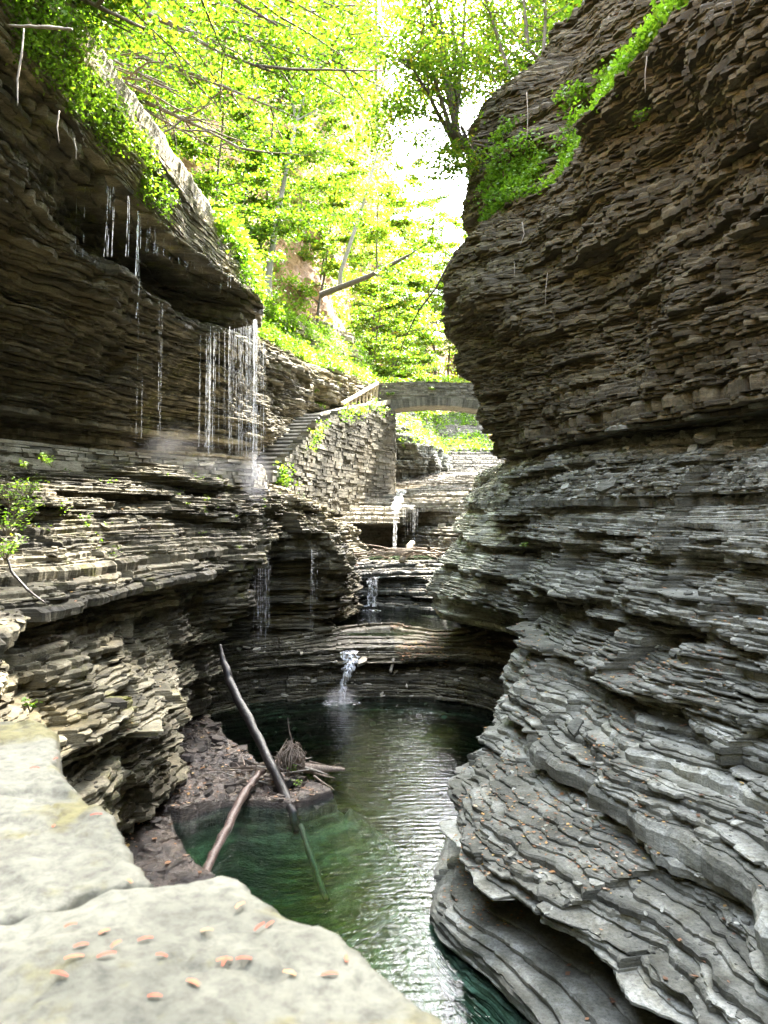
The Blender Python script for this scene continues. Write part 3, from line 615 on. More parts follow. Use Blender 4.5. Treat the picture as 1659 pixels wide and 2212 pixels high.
tag(obj('waterfall', mesh_data('waterfall2', *strands(it, 2)), M['strand']), 'short white spout of water at the notch under the hanging plants', 'waterfall', 'thin falls off the left cliff')
it = lipset([230, 234, 238, 243, 247, 276, 279, 165, 185], lambda u: 395+.6*(u-230) if u > 200 else 330, lambda u: 560, 13.0, .006)
tag(obj('waterfall', mesh_data('waterfall3', *strands(it, 3)), M['strand']), 'fine drips falling in front of the dark cliff left of the spout', 'waterfall', 'thin falls off the left cliff')
it = lipset([R_.uniform(318, 440) for _ in range(26)], lambda u: 452+.55*(u-318), lambda u: 545+.4*(u-318), lambda u: 15.0+.025*(u-318), .005)+lipset([R_.uniform(455, 505) for _ in range(9)], 592, 625, 18.6, .006)
tag(obj('waterfall', mesh_data('waterfall4', *strands(it, 4)), M['strand']), 'fine drips across the dark hollow under the sloping slab', 'waterfall', 'thin falls off the left cliff')
it = lipset([348, 352, 345, 300, 310], 650, 950, 16.2, .005)
tag(obj('waterfall', mesh_data('waterfall5', *strands(it, 5)), M['strand']), 'faint long drips left of the white water curtain', 'waterfall', 'thin falls off the left cliff')
it = lipset([R_.uniform(558, 582) for _ in range(12)], 1205, lambda u: R_.uniform(1340, 1420), 18.3, .006)+lipset([R_.uniform(672, 688) for _ in range(7)], 1188, lambda u: R_.uniform(1290, 1390), 21, .006)
it += lipset([R_.uniform(535, 600) for _ in range(6)], 1215, lambda u: R_.uniform(1300, 1400), 18.6, .004)
it_b = [q for q in it if q[1] > 20]; it = [q for q in it if q[1] <= 20]
tag(obj('waterfall', mesh_data('waterfall6', *strands(it, 6)), M['strand']), 'thin drips falling from the ledge above the log into the dark cave', 'waterfall', 'thin falls off the left cliff')
tag(obj('waterfall', mesh_data('waterfall7', *strands(it_b, 7)), M['strand']), 'thin drips at the right-hand end of the dark cave, beside the rock nose', 'waterfall', 'thin falls off the left cliff')
a = ribbon([P(785,1374,22.7), P(766,1386,22.1), P(757,1394,21.7), P(755,1412,20.85), P(758,1430,20.7), P(749,1455,20.45), P(742,1480,20.35), P(739,1514,20.2)], [.55,.5,.46,.42,.40,.26,.18,.2], 1, wob=.02)
tag(obj('waterfall', mesh_data('cascade', *a, smooth=True), M['flow']), 'white cascade pouring down the dark ledge into the green pool', 'waterfall')
b, b2 = (ribbon([P(848,1231,29.6), P(825,1240,29.1), P(806,1250,28.3), P(806,1275,28.1), P(800,1311,27.9)], [.5,.55,.42,.3,.45], 2), strands(lipset([R_.uniform(788, 815) for _ in range(9)], 1248, 1305, 28.1, .012), 8))
o = obj('waterfall', mesh_data('cascade2', *b), M['flow']); obj('trickle', mesh_data('trickle', *b2), M['strand'], o); tag(o, 'white fall below the driftwood heap dropping into the middle pool', 'waterfall')
c, c2 = (ribbon([P(868,1058,37.5), P(862,1075,35.8), P(857,1092,33.9), P(855,1110,33.0), P(853,1150,32.9), P(852,1186,32.85)], [.5,.4,.45,.22,.14,.2], 3), strands(lipset([R_.uniform(868, 905) for _ in range(12)], 1100, 1180, 34.0, .010), 9))
o = obj('waterfall', mesh_data('cascade3', *c), M['flow']); obj('trickle', mesh_data('trickle', *c2), M['strand'], o); tag(o, 'narrow white fall in front of the black hollow under the bridge', 'waterfall')
d = ribbon([P(1010,1022,45.2), P(985,1034,44.0), P(960,1045,41.6), P(930,1056,38.9), P(905,1078,36.6), P(880,1096,34.4)], [1.6,2.4,2.4,1.6,1.0,.5], 4)
tag(obj('waterfall', mesh_data('cascade4', *d, smooth=True), M['flow']), 'thin sheet of water sliding diagonally over the slab right of the bridge pier', 'waterfall')
def disc(c, rx, ry, n=40, rings=6):
    V = [(0, 0, 0)]; Q = []
    for r_ in range(1, rings+1):
        for a_ in range(n): V.append((rx*r_/rings*math.cos(a_*2*math.pi/n), ry*r_/rings*math.sin(a_*2*math.pi/n), .03*(1-r_/rings)))
    for a_ in range(n): Q.append((0, 1+a_, 1+(a_+1) % n))
    for r_ in range(rings-1):
        for a_ in range(n): b_ = (a_+1) % n; o = 1+r_*n; Q.append((o+a_, o+n+a_, o+n+b_, o+b_))
    return mesh_data('foam', V, Q, smooth=True)
fo = disc(None, .5, .42); o = obj('foam', fo, M['foam'], loc=(P(738,1514,20.1).x, 19.85, -4.985)); tag(o, kind='stuff')
o = obj('foam', disc(None, .45, .35), M['foam'], loc=(P(800,1311,27.7).x, 27.65, -3.58)); tag(o, kind='stuff')
o = obj('foam', disc(None, .7, .4), M['foam'], loc=(P(855,1186,32.6).x, 32.6, -1.78)); tag(o, kind='stuff')

def mist(c, r3, dens):
    m, t, out, N, L = nodes('spray_mist'); tc = N('TexCoord'); g = N('TexGradient', gradient_type='SPHERICAL'); L(tc.outputs['Object'], g.inputs[0])
    n = N('TexNoise', i_Scale=1.6, i_Detail=3.0); L(tc.outputs['Object'], n.inputs['Vector']); mu = N('Math', operation='MULTIPLY'); L(g.outputs['Fac'], mu.inputs[0]); L(n.outputs['Fac'], mu.inputs[1])
    m2 = N('Math', operation='MULTIPLY'); m2.inputs[1].default_value = dens; L(mu.outputs[0], m2.inputs[0])
    v = N('VolumePrincipled'); v.inputs['Color'].default_value = (.95, .96, 1, 1); v.inputs['Anisotropy'].default_value = .2; L(m2.outputs[0], v.inputs['Density']); L(v.outputs[0], out.inputs['Volume'])
    V, Q = [], []
    for i in range(13):
        for j in range(24): th = math.pi*i/12; V.append((math.sin(th)*math.cos(j*math.pi/12), math.sin(th)*math.sin(j*math.pi/12), math.cos(th)))
    for i in range(12):
        for j in range(24): Q.append((i*24+j, (i+1)*24+j, (i+1)*24+(j+1) % 24, i*24+(j+1) % 24))
    o = obj('spray_mist', mesh_data('spray_mist', V, Q, smooth=True), m, loc=c); o.scale = r3; tag(o, kind='stuff')
mist(P(552, 1030, 18.9), (.45, .5, .8), 1.5); mist(P(350, 965, 17.2), (1.5, .5, .5), .22); mist(P(470, 1010, 18.2), (1.2, .5, .4), .35)
mist((P(738, 1514, 20.1).x, 19.8, -4.85), (.5, .4, .35), 2.0)
# MASONRY ---------------------------------------------------------
def path_len(pts):
    p = np.array(pts, float); d = np.hypot(*np.diff(p[:, :2], axis=0).T); return p, np.concatenate([[0], np.cumsum(d)])
BOXQ = [(0, 1, 3, 2), (4, 6, 7, 5), (0, 4, 5, 1), (2, 3, 7, 6), (0, 2, 6, 4), (1, 5, 7, 3)]
def masonry(pts, z0f, z1f, ch=.1, bl=(.15, .45), depth=.3, jit=.03, seed=0, out=1, batter=0.0):
    """dry-laid courses of split shale along a plan path; out = +1 if the face is to the right of the path's direction"""
    p, cl = path_len(pts); r = np.random.default_rng(seed); V, Q, La = [], [], []
    z = min(z0f(s) for s in cl); ztop = max(z1f(s) for s in np.linspace(0, cl[-1], 30))
    def at(s, off):
        i = min(max(int(np.searchsorted(cl, s))-1, 0), len(p)-2); f = (s-cl[i])/(cl[i+1]-cl[i]); d = p[i+1]-p[i]; d = d[:2]/np.hypot(*d[:2])
        c = p[i][:2]*(1-f)+p[i+1][:2]*f; nrm = np.array([d[1], -d[0]])*out; return c+nrm*off
    while z < ztop:
        h = ch*r.uniform(.55, 1.35); s = -r.uniform(0, bl[0])
        while s < cl[-1]:
            l = r.uniform(*bl)*r.choice([.6, 1, 1.4]); a, b = max(s, 0), min(s+l, cl[-1]); s += l
            if b-a < .03: continue
            m_ = (a+b)/2
            if z+h*.4 > z1f(m_) or z+h < z0f(m_): continue
            f = r.normal(0, jit)+batter*(z1f(m_)-z); g = .006+.012*r.random(); off = len(V); j = lambda: r.normal(0, jit*.3)
            for zz in (z+g*.7, min(z+h, z1f(m_))-g*.4):
                for dep in (-depth, f):
                    for ss in (a+g, b-g):
                        q = at(ss, dep+j()); V.append((q[0], q[1], zz+j()*.35))
            for q in BOXQ: Q.append([off+k for k in q])
            La += [r.random()]*8
        z += h
    V = np.array(V); one = np.ones(len(V))
    return V, np.array(Q), La
def stone_mesh(name, parts, moss=.0, tone=1.0, wet=-.3):
    V, Q, La, o = [], [], [], 0
    for v, q, l in parts: V.append(v); Q.append(q+o); La += list(l); o += len(v)
    V = np.concatenate(V); Q = np.concatenate(Q); one = np.ones(len(V))
    return mesh_data(name, V, Q, {'lay': ('POINT', La), 'tone': ('POINT', one*tone), 'wet': ('POINT', one*wet), 'moss': ('POINT', one*moss)})
def slab(name, pts, th, mat, parent=None, la=.6):
    """a flat slab: plan polygon with z per corner"""
    n = len(pts); V = [tuple(p) for p in pts]+[(p[0], p[1], p[2]-th) for p in pts]
    Q = [list(range(n)), list(range(2*n-1, n-1, -1))]+[[i, i+n, (i+1) % n+n, (i+1) % n] for i in range(n)]
    return mesh_data(name, V, Q, {'lay': ('POINT', [la]*2*n), 'tone': ('POINT', [1]*2*n), 'wet': ('POINT', [-.3]*2*n), 'moss': ('POINT', [-.2]*2*n)})
# retaining wall of the lower path
wpts = [(-9.2, 4), (-8.7, 8), (-7.9, 11), (-7.1, 14), (-6.3, 16), (-5.4, 17.6), (-4.4, 19), (-3.55, 20.2), (-3.45, 21.6), (-3.7, 23.3)]
wall = empty('path_wall'); tag(wall, 'long low retaining wall of thin stacked stones under the dark cliff, wet by the falls', 'wall')
obj('stonework', stone_mesh('path_wall_stonework', [masonry(wpts, lambda s: -.3, lambda s: 1.28, ch=.085, bl=(.14, .5), depth=.35, jit=.035, seed=3, out=1, batter=.22)], moss=.05, tone=.9, wet=-.02), M['stone'], wall)
obj('coping', stone_mesh('path_wall_coping', [masonry(wpts, lambda s: 1.285, lambda s: 1.36, ch=.07, bl=(.4, .9), depth=.45, jit=.03, seed=4, out=1)], moss=-.2, tone=1.0, wet=.05), M['stone'], wall)
pth = [(-9.1, 4), (-7.6, 12), (-5.5, 17.7), (-3.7, 20.2), (-3.8, 24.5), (-5.2, 24.5), (-6.5, 20.5), (-8, 18.3), (-9.3, 15), (-10.1, 8), (-10.3, 4)]
tag(obj('gorge_path', slab('gorge_path', [(x, y, 1.02) for x, y in pth], .2, M['stone']), M['stone']), kind='structure')
# stairs and high retaining wall
stw = [(-3.35, 25.6), (-2.6, 29.8), (-1.85, 33.2), (-.55, 37.0), (.55, 39.6)]
_, scl = path_len(stw)
def top_hw(s): return float(np.interp(s, [0, scl[1], scl[2], scl[3], scl[4]], [1.75, 3.45, 4.45, 5.2, 5.3]))
hw = empty('abutment_wall', (0, 0, 0)); tag(hw, 'tall retaining wall of thin stacked stones below the staircase and beside the bridge arch', 'wall')
side = [(.55, 39.6), (.62, 42.4)]
obj('stonework', stone_mesh('abutment_stonework', [masonry(stw, lambda s: -.1, top_hw, ch=.125, bl=(.25, .85), depth=.35, jit=.022, seed=5, out=1),
    masonry(side, lambda s: .3, lambda s: 5.3, ch=.12, bl=(.2, .6), depth=.35, jit=.03, seed=6, out=1)], moss=.04, tone=.5), M['stone'], hw)
st_ = empty('stone_staircase'); tag(st_, 'grey stone steps climbing behind the tall retaining wall towards the bridge', 'staircase')
NST = 16
for i in range(NST):
    f = i/(NST-1); f2 = (i+1.15)/(NST-1)
    ax, ay = -3.62+.95*f, 24.6+7.0*f; bx, by = -3.62+.95*f2, 24.6+7.0*f2; z = 1.35+2.75*f
    w1 = 1.05
    me = slab('step', [(ax, ay+.05, z-.062), (bx, by, z-.062), (bx-w1, by+.25, z-.062), (ax-w1, ay+.30, z-.062)], .30, None)
    sp = obj('step', me, M['stepside'], st_)
    obj('tread', slab('tread', [(ax+.03, ay-.03, z), (bx+.03, by, z), (bx-w1, by+.25, z), (ax-w1, ay+.22, z)], .06, None), M['chip'], sp)
up = [(-2.75, 31.7, 4.12), (-1.95, 33.4, 4.42), (-.75, 37.0, 5.3), (.35, 39.7, 5.9), (.2, 42.2, 5.95), (-1.6, 41.5, 5.7), (-2.4, 37.0, 5.1), (-3.4, 33.4, 4.3)]
tag(obj('upper_path', slab('upper_path', up, .25, None), M['stone']), kind='structure')
# bridge
YB, YB2 = 40.0, 42.0
def soff(x): return 5.62-.042*(x-2.7)**2
br = empty('stone_bridge', (2.5, 40, 5)); tag(br, 'low stone arch footbridge with a thin-stone parapet spanning the gorge', 'bridge')
br.location = (0, 0, 0)
for yy, o_, sd in ((YB, 1, 11), (YB2, -1, 12)):
    obj('parapet', stone_mesh('parapet', [masonry([(-.35, yy), (6.2, yy)], lambda s: soff(s-.35)+.42, lambda s: 6.90-.03*abs(s-2.4), ch=.085, bl=(.16, .5), depth=.3, jit=.02, seed=sd, out=o_)], moss=-.02, tone=.6), M['stone'], br)
    V, Q, La = [], [], []; x = .35; rr = random.Random(sd)
    while x < 5.6:
        l = rr.uniform(.09, .16); off = len(V); f = rr.uniform(-.01, .03)
        for zz in (0.0, .42):
            for dep in (.4*o_, -f*o_-.02*o_):
                for s_ in (x+.006, x+l-.006):
                    sx = s_+(s_-2.7)*.05*(zz/.42); V.append((sx, yy+dep, soff(s_)+zz))
        for q in BOXQ: Q.append([off+k for k in q])
        La += [rr.random()]*8; x += l
    obj('arch_ring', stone_mesh('arch_ring', [(np.array(V), np.array(Q), La)], moss=-.2, tone=.5), M['stone'], br)
xs = np.linspace(.2, 5.9, 30); V = []; Q = []
for x in xs: V += [(x, YB+.1, soff(x)+.01), (x, YB2-.1, soff(x)+.01), (x, YB+.1, soff(x)+.55), (x, YB2-.1, soff(x)+.55)]
for i in range(29): a = i*4; Q += [(a, a+1, a+5, a+4), (a+2, a+6, a+7, a+3), (a, a+4, a+6, a+2), (a+1, a+3, a+7, a+5)]
obj('deck', stone_mesh('deck', [(np.array(V), np.array(Q), [.4]*len(V))], moss=-.2, tone=.7), M['stone'], br)
# wooden railing
def bar(a, b, w1, w2):
    a, b = Vector(a), Vector(b); d = (b-a).normalized(); s = d.cross(Vector((0, 0, 1))).normalized() if abs(d.z) < .95 else Vector((1, 0, 0)); u_ = s.cross(d).normalized()
    V = [tuple(q+s*(w1/2*i)+u_*(w2/2*j)) for q in (a, b) for j in (-1, 1) for i in (-1, 1)]
    return np.array(V), np.array(BOXQ)
ra = empty('wooden_railing'); tag(ra, 'pale timber handrail with upright balusters rising to the left end of the bridge', 'railing')
for off in (0,):
    B0, B1 = Vector((-1.62, 35.2, 4.52)), Vector((-.42, 39.75, 5.95)); T0, T1 = Vector((-1.9, 34.5, 4.93)), Vector((-.32, 39.9, 6.78))
    obj('top_rail', mesh_data('top_rail', *bar(T0, T1, .13, .13)), M['timber'], ra)
    obj('bottom_rail', mesh_data('bottom_rail', *bar(B0, B1, .10, .11)), M['timber'], ra)
    for i in range(9):
        f = i/8; a = B0.lerp(B1, f); tt = T0.lerp(T1, .13+.87*f); w_ = .13 if i in (0, 8) else .075
        obj('post' if i in (0, 8) else 'baluster', mesh_data('baluster', *bar(a-Vector((0, 0, .12 if w_ > .1 else 0)), tt, w_, w_)), M['timber'], ra)
# LEAVES ----------------------------------------------------------
def leaf_quads(C, L, r, up=.6, droop=0.0, wide=.62):
    """rhombic leaves at centres C, length L (array), normals biased upwards; returns V, Q, rnd"""
    n = len(C); nv = r.normal(0, 1, (n, 3)); nv /= np.linalg.norm(nv, axis=1)[:, None]; nv[:, 2] = np.abs(nv[:, 2]); nv = nv*(1-up)+np.array([0, 0, up]); nv /= np.linalg.norm(nv, axis=1)[:, None]
    a = np.cross(nv, r.normal(0, 1, (n, 3))); a /= np.linalg.norm(a, axis=1)[:, None]+1e-9; a[:, 2] -= droop; a /= np.linalg.norm(a, axis=1)[:, None]
    b = np.cross(nv, a); L = np.asarray(L)[:, None]; k = .5*wide
    V = np.stack([C-a*L*.5, C+b*L*k-a*L*.08, C+a*L*.5, C-b*L*k-a*L*.08], 1).reshape(-1, 3)
    return V, np.arange(4*n).reshape(n, 4), r.random(n)
def leaf_mesh(name, C, L, r, **kw):
    tone = kw.pop('tone', None); V, Q, rn = leaf_quads(C, L, r, **kw)
    if tone is not None: rn = np.clip(.5*rn+tone, 0, 1)
    return mesh_data(name, V, Q, {'rnd': ('FACE', rn)})
def sprays(cen, n, rad, r, flat=.3):
    m = len(cen); d = r.normal(0, 1, (m, n, 3))*np.array([1, 1, flat]); d /= np.linalg.norm(d, axis=2)[:, :, None]+1e-9
    d = d*(r.random((m, n, 1))**.5)*np.asarray(rad).reshape(-1, 1, 1); d[:, :, 2] *= flat*1.6
    return (cen[:, None, :]+d).reshape(-1, 3)
def tubes(segs, sides=6):
    """segs: list of (points, radii)"""
    V, Q, o = [], [], 0
    for pts, rad in segs:
        pts = [Vector(p) for p in pts]; n = len(pts)
        for i, p in enumerate(pts):
            d = (pts[min(i+1, n-1)]-pts[max(i-1, 0)]).normalized(); s = d.cross(Vector((.3, .9, .2))).normalized(); u_ = s.cross(d)
            for a in range(sides): an = a*2*math.pi/sides; V.append(tuple(p+(s*math.cos(an)+u_*math.sin(an))*rad[i]))
        for i in range(n-1):
            for a in range(sides): b = (a+1) % sides; Q.append((o+i*sides+a, o+i*sides+b, o+(i+1)*sides+b, o+(i+1)*sides+a))
        o += n*sides
    return np.array(V), np.array(Q)
def wander(a, b, n, amp, R, sag=0.0):
    a, b = Vector(a), Vector(b); L = (b-a).length; out = []; off = Vector((0, 0, 0))
    for i in range(n):
        f = i/(n-1); off += Vector((R.gauss(0, 1), R.gauss(0, 1), R.gauss(0, .6)))*amp*L/n
        out.append(a.lerp(b, f)+off*math.sin(min(f*2, 1)*1.57)+Vector((0, 0, -sag*L*f*f)))
    return out
def tree_meshes(seed, h, r0, lean, crown0, crown_r, nl, leaf, per, spread=.9, flat=.3, leaf_n=26, bare=False):
    """one tree: trunk, limbs ending in flat layered sprays"""
    R = random.Random(seed); r = np.random.default_rng(seed)
    tp = wander((0, 0, -.6), (lean[0]*h, lean[1]*h, h), 12, .06, R)
    segs = [(tp, [r0*(1-.88*i/11) for i in range(12)])]; tips = []
    for i in range(nl):
        f = crown0+(1-crown0)*(i+.5)/nl; k = f*11; j = int(k); base = tp[j].lerp(tp[min(j+1, 11)], k-j)
        an = i*2.4+R.uniform(-.5, .5); L = crown_r*(1.15-.75*((f-crown0)/(1-crown0))**1.3)*R.uniform(.7, 1.15)
        end = base+Vector((math.cos(an)*L, math.sin(an)*L, L*R.uniform(.05, .5)))
        lp = wander(base, end, 7, .10, R, .08); rr = r0*(1-.85*f)*.5+.008
        segs.append((lp, [rr*(1-.8*q/6) for q in range(7)]))
        for q in range(per):
            g = R.uniform(.3, 1); kk = g*6; jj = min(int(kk), 5); b2 = lp[jj].lerp(lp[jj+1], kk-jj)
            a2 = an+R.choice([-1, 1])*R.uniform(.4, 1.3); L2 = L*R.uniform(.2, .5)*spread; e2 = b2+Vector((math.cos(a2)*L2, math.sin(a2)*L2, L2*R.uniform(-.15, .3)))
            sp = wander(b2, e2, 4, .1, R, .05); segs.append((sp, [rr*.35, rr*.25, rr*.18, .003])); tips += [sp[-1], sp[2], lp[jj]]
        tips.append(lp[-1])
    tv, tq = tubes(segs, 5); tips = np.array([tuple(t) for t in tips])
    C = sprays(tips, leaf_n, crown_r*r.uniform(.10, .24, len(tips)), r, flat)
    lm = leaf_mesh('crown', C, leaf*r.uniform(.6, 1.25, len(C)), r, up=.35)
    return mesh_data('trunk', tv, tq, smooth=True), lm
def put_tree(proto, loc, rz, sc, label, cat, group, name, crown_mat, bark):
    o = empty(name, loc, rz); o.scale = (sc,)*3; tag(o, label, cat, group)
    for part, me, mt in (('trunk', proto[0], bark), ('crown', proto[1], crown_mat)):
        me2 = me
        c = bpy.data.objects.new(part, me2); COL.objects.link(c); c.parent = o
        if len(me2.materials) == 0: me2.materials.append(None)
        c.material_slots[0].link = 'OBJECT'; c.material_slots[0].material = mt
    return o
T1 = tree_meshes(1, 11, .14, (.05, .1), .30, 3.6, 16, .19, 7, leaf_n=34)
T2 = tree_meshes(2, 14, .16, (-.05, .0), .35, 3.8, 18, .19, 7, leaf_n=34)
T3 = tree_meshes(3, 8, .10, (.15, -.1), .20, 2.8, 14, .17, 6, leaf_n=32)
T4 = tree_meshes(4, 17, .20, (.02, .05), .40, 4.6, 20, .22, 7, leaf_n=34)
print('tree leaves', [len(t[1].polygons) for t in (T1, T2, T3, T4)])
# hillside trees (x, y) placed on the left slope; z read from the slope
HV = np.concatenate([LOFTS['left_hillside'][0], LOFTS['left_overhanging_cliff'][0][::7]])
def ground(x, y, V=None):
    V = HV if V is None else V; d = (V[:, 0]-x)**2+(V[:, 1]-y)**2; k = np.argsort(d)[:5]; return float(V[k, 2].mean())
protos = [T1, T2, T3, T4]; kinds = ['layered green tree', 'slender green tree', 'small bushy tree', 'tall yellow-green tree']
LT = [(-5.8, 24, 2, .8), (-7.5, 21, 0, .75), (-9.5, 18, 1, .8), (-8.8, 26, 0, .8), (-6.6, 31, 2, .9), (-10.5, 30, 1, .9), 
      (-12, 24, 3, .8), (-6.0, 41, 1, .9), (-3.6, 42, 2, .9), (-4.2, 47, 0, .9), (-2.8, 50, 2, 1), (-6.5, 50, 1, 1), (-3.2, 56, 3, .9),
      (-11, 50, 3, 1), (-15, 28, 1, 1), (-2.8, 63, 0, 1.1), (-2.4, 70, 3, 1), (-6, 62, 3, 1), (-1.6, 57, 3, 1.15), (-.6, 63, 3, 1.2), (-4.6, 53, 3, 1.1), (-2.2, 53, 2, 1.3), (-.2, 58, 2, 1.5), (-3.6, 39, 2, 1.0), (-5.6, 33, 1, .8), (-7.5, 46, 1, 1.1), (-1.2, 46, 2, .9), (-4, 33, 2, .6), (-9.6, 22.5, 2, .9), (-11.5, 20, 0, .8), (-16, 40, 3, 1), (-10.5, 14.5, 0, .7), (-12.5, 17, 1, .8)]
where = ['above the staircase', 'behind the sloping slab', 'high on the left slope', 'midway up the left slope', 'near the foot of the left slope', 'beyond the slim pale trunk', 'at the upper left', 'above the bridge end']
for i, (x, y, k, sc) in enumerate(LT):
    z = ground(x, y); m_ = M['yellow'] if (y > 38 and i % 2) or k == 3 else M['green']
    put_tree(protos[k], (x, y, z-.3), i*1.7, sc, None, 'tree', 'trees on the left slope', 'hillside_tree', m_, M['bark'])
FT = [(-6, 68, 1), (-2, 70, 0), (1.5, 72, 2), (4.5, 71, 2), (7.5, 70, 1), (-4, 78, 3), (0, 80, 0), (3.5, 84, 2), (7, 84, 0), (11, 76, 3), (13, 66, 1), (-9, 76, 3), (2, 92, 2), (16, 80, 3), (2.2, 88, 3), (5.2, 90, 3), (3.8, 76, 1), (.4, 62, 1), (-1.2, 66, 3), (5.6, 79, 3), (1.8, 67, 1), (3.4, 69.5, 2), (5.8, 68, 2), (8.5, 86, 3)]
FV = LOFTS['far_hillside'][0]
for i, (x, y, k) in enumerate(FT):
    put_tree(protos[k], (x, y, ground(x, y, FV)-.4), i*2.1, 1.0 if x < 9 else 1.3, None, 'tree', 'trees beyond the bridge', 'distant_tree', M['yellow'] if i % 3 else M['green'], M['bark'])
RT = [(11, 20, 3, 1.1), (14, 14, 3, 1.2), (9.5, 26, 1, .6), (13, 24, 3, .7), (12, 30, 0, .8), (17, 20, 3, 1.2), (16, 30, 3, 1.3), (14.5, 8, 1, 1.3), (18, 9, 3, 1.3), (15, 37, 3, 1.2), (20, 26, 3, 1.3), (10.5, 13.5, 2, 1.1), (22, 16, 3, 1.4), (15, 2, 3, 1.3), (20, 0, 3, 1.3), (14, 45, 3, 1.3), (19, 40, 3, 1.4), (12.5, 18.5, 0, 1.2), (7.6, 23, 2, .8), (9.0, 20.5, 2, .9), (9.5, 33, 3, 1.05), (11.5, 38, 3, 1.0)]  # last two trees added to shade the wet rock shelf from sun
RV = LOFTS['right_hillside'][0]
for i, (x, y, k, sc) in enumerate(RT):
    put_tree(protos[k], (x, y, ground(x, y, RV)-.4), i*1.3, sc, None, 'tree', 'trees on the right rim', 'rim_tree', M['yellow'] if i % 2 else M['green'], M['bark'])

# the slim pale tree in the middle of the left slope
def custom_tree(name, stems, tips, leaf, nleaf, rad, mat, bark, label, group=None, seed=1, flat=.35, up=.35, cat='tree', sides=6):
    r = np.random.default_rng(seed); o = empty(name, stems[0][0][0]); base = Vector(stems[0][0][0]); tag(o, label, cat, group)
    V, Q = tubes(stems, sides); V = V-np.array(base); obj('trunk', mesh_data('trunk', V, Q, smooth=True), bark, o)
    T = np.array([tuple(t) for t in tips]); C = sprays(T, nleaf, np.full(len(T), rad)*r.uniform(.5, 1.3, len(T)), r, flat)-np.array(base)
    obj('crown', leaf_mesh('crown', C, leaf*r.uniform(.6, 1.3, len(C)), r, up=up), mat, o); return o
def limb_set(R, starts, seed_amp=.1):
    segs, tips = [], []
    for (a, b, r0, ns) in starts:
        w_ = wander(a, b, 9, seed_amp, R, .0); segs.append((w_, [r0*(1-.8*i/8) for i in range(9)])); L = (Vector(b)-Vector(a)).length
        for q in range(ns):
            f = R.uniform(.15, 1); j = min(int(f*8), 7); p0 = w_[j].lerp(w_[j+1], f*8-j); d = (w_[j+1]-w_[j]).normalized()
            v = (d*R.uniform(.3, 1)+Vector((R.gauss(0, .7), R.gauss(0, .7), R.gauss(0, .35)))).normalized()*L*R.uniform(.12, .34)
            s_ = wander(p0, p0+v, 5, .12, R, .06); segs.append((s_, [max(.004, r0*.35*(1-.75*i/4)) for i in range(5)])); tips += [s_[-1], s_[3], s_[2]]
        tips.append(w_[-1])
    return segs, tips
R = random.Random(11)
a, b, c_ = P(580, 600, 30), P(612, 400, 31), P(640, 262, 32)
st2 = [([a-Vector((0, 0, .8)), a, a.lerp(b, .5)+Vector((-.05, 0, 0)), b, c_], [.17, .15, .13, .11, .085])]
s2, tips = limb_set(R, [(c_, P(700, 120, 33), .07, 14), (c_, P(600, 60, 32), .07, 14), (c_, P(770, 190, 33), .05, 12), (b, P(520, 300, 29), .045, 10), (b.lerp(c_, .4), P(720, 330, 30), .04, 10), (a.lerp(b, .6), P(690, 470, 30), .035, 9), (a.lerp(b, .35), P(500, 500, 29), .03, 7)])
custom_tree('slender_tree', st2+s2, tips, .15, 34, 1.0, M['green'], M['paleb'], 'slim pale-barked tree whose bare trunk stands clear against the leaves of the left slope')
a, b, c_ = P(735, 590, 36), P(785, 440, 37), P(815, 330, 38)
s2, tips = limb_set(R, [(c_, P(850, 200, 38), .05, 12), (c_, P(780, 180, 37), .05, 12), (b, P(720, 380, 36), .03, 8), (b, P(860, 400, 37), .03, 8)])
custom_tree('slender_tree', [([a-Vector((0, 0, .8)), a, b, c_], [.12, .11, .09, .06])]+s2, tips, .15, 26, 1.0, M['yellow'], M['paleb'], 'thin leaning tree right of the slim pale-barked one, half lost among yellow leaves', seed=4)
# fallen trunk leaning out over the bridge
a, b = P(715, 628, 34), P(880, 553, 32)
s2, tips = limb_set(R, [(b, P(930, 520, 31), .05, 6), (a.lerp(b, .7), P(860, 600, 32), .03, 5), (b, P(905, 585, 32), .03, 5)])
custom_tree('leaning_tree', [([a-Vector((.5, 0, .2)), a, a.lerp(b, .5)+Vector((0, 0, -.12)), b], [.15, .14, .11, .07])]+s2, tips, .14, 22, .7, M['green'], M['bark'], 'dark half-fallen tree reaching right from the slope above the bridge')
# many-stemmed tree on the right nose
root = P(985, 300, 18.7)
ends = [(905, -90, 17.5), (935, -120, 18.2), (968, -80, 18.8), (905, 60, 17.2), (880, 130, 16.6), (1002, -60, 19.3)]
sts = [(root+Vector((R.uniform(-.12, .12), R.uniform(-.1, .1), -.1)), P(*e), .075, 10) for e in ends]
s2, tips = limb_set(R, sts, .05); s3, t3 = limb_set(R, [(P(960, 265, 18.6), P(860, 235, 16.8), .03, 7), (P(965, 275, 18.6), P(830, 300, 17.5), .02, 6), (root, P(960, 380, 18.2), .03, 6), (root, P(1010, 360, 18.3), .03, 4)])
custom_tree('cliff_edge_tree', s2+s3, [t for t in tips if t.z > 9.5]+t3, .095, 55, .75, M['yellow'], M['bark'], 'tree of several thin dark stems on the nose of the right cliff against sky', seed=6, sides=7)
R = random.Random(17)
pts = [tuple(root+Vector((R.gauss(.12, .12), R.gauss(0, .15), R.gauss(-.12, .14)))) for _ in range(60)]
segs = [(wander(pts[i], pts[R.randrange(60)], 5, .2, R), [.035, .04, .035, .03, .012]) for i in range(60)]
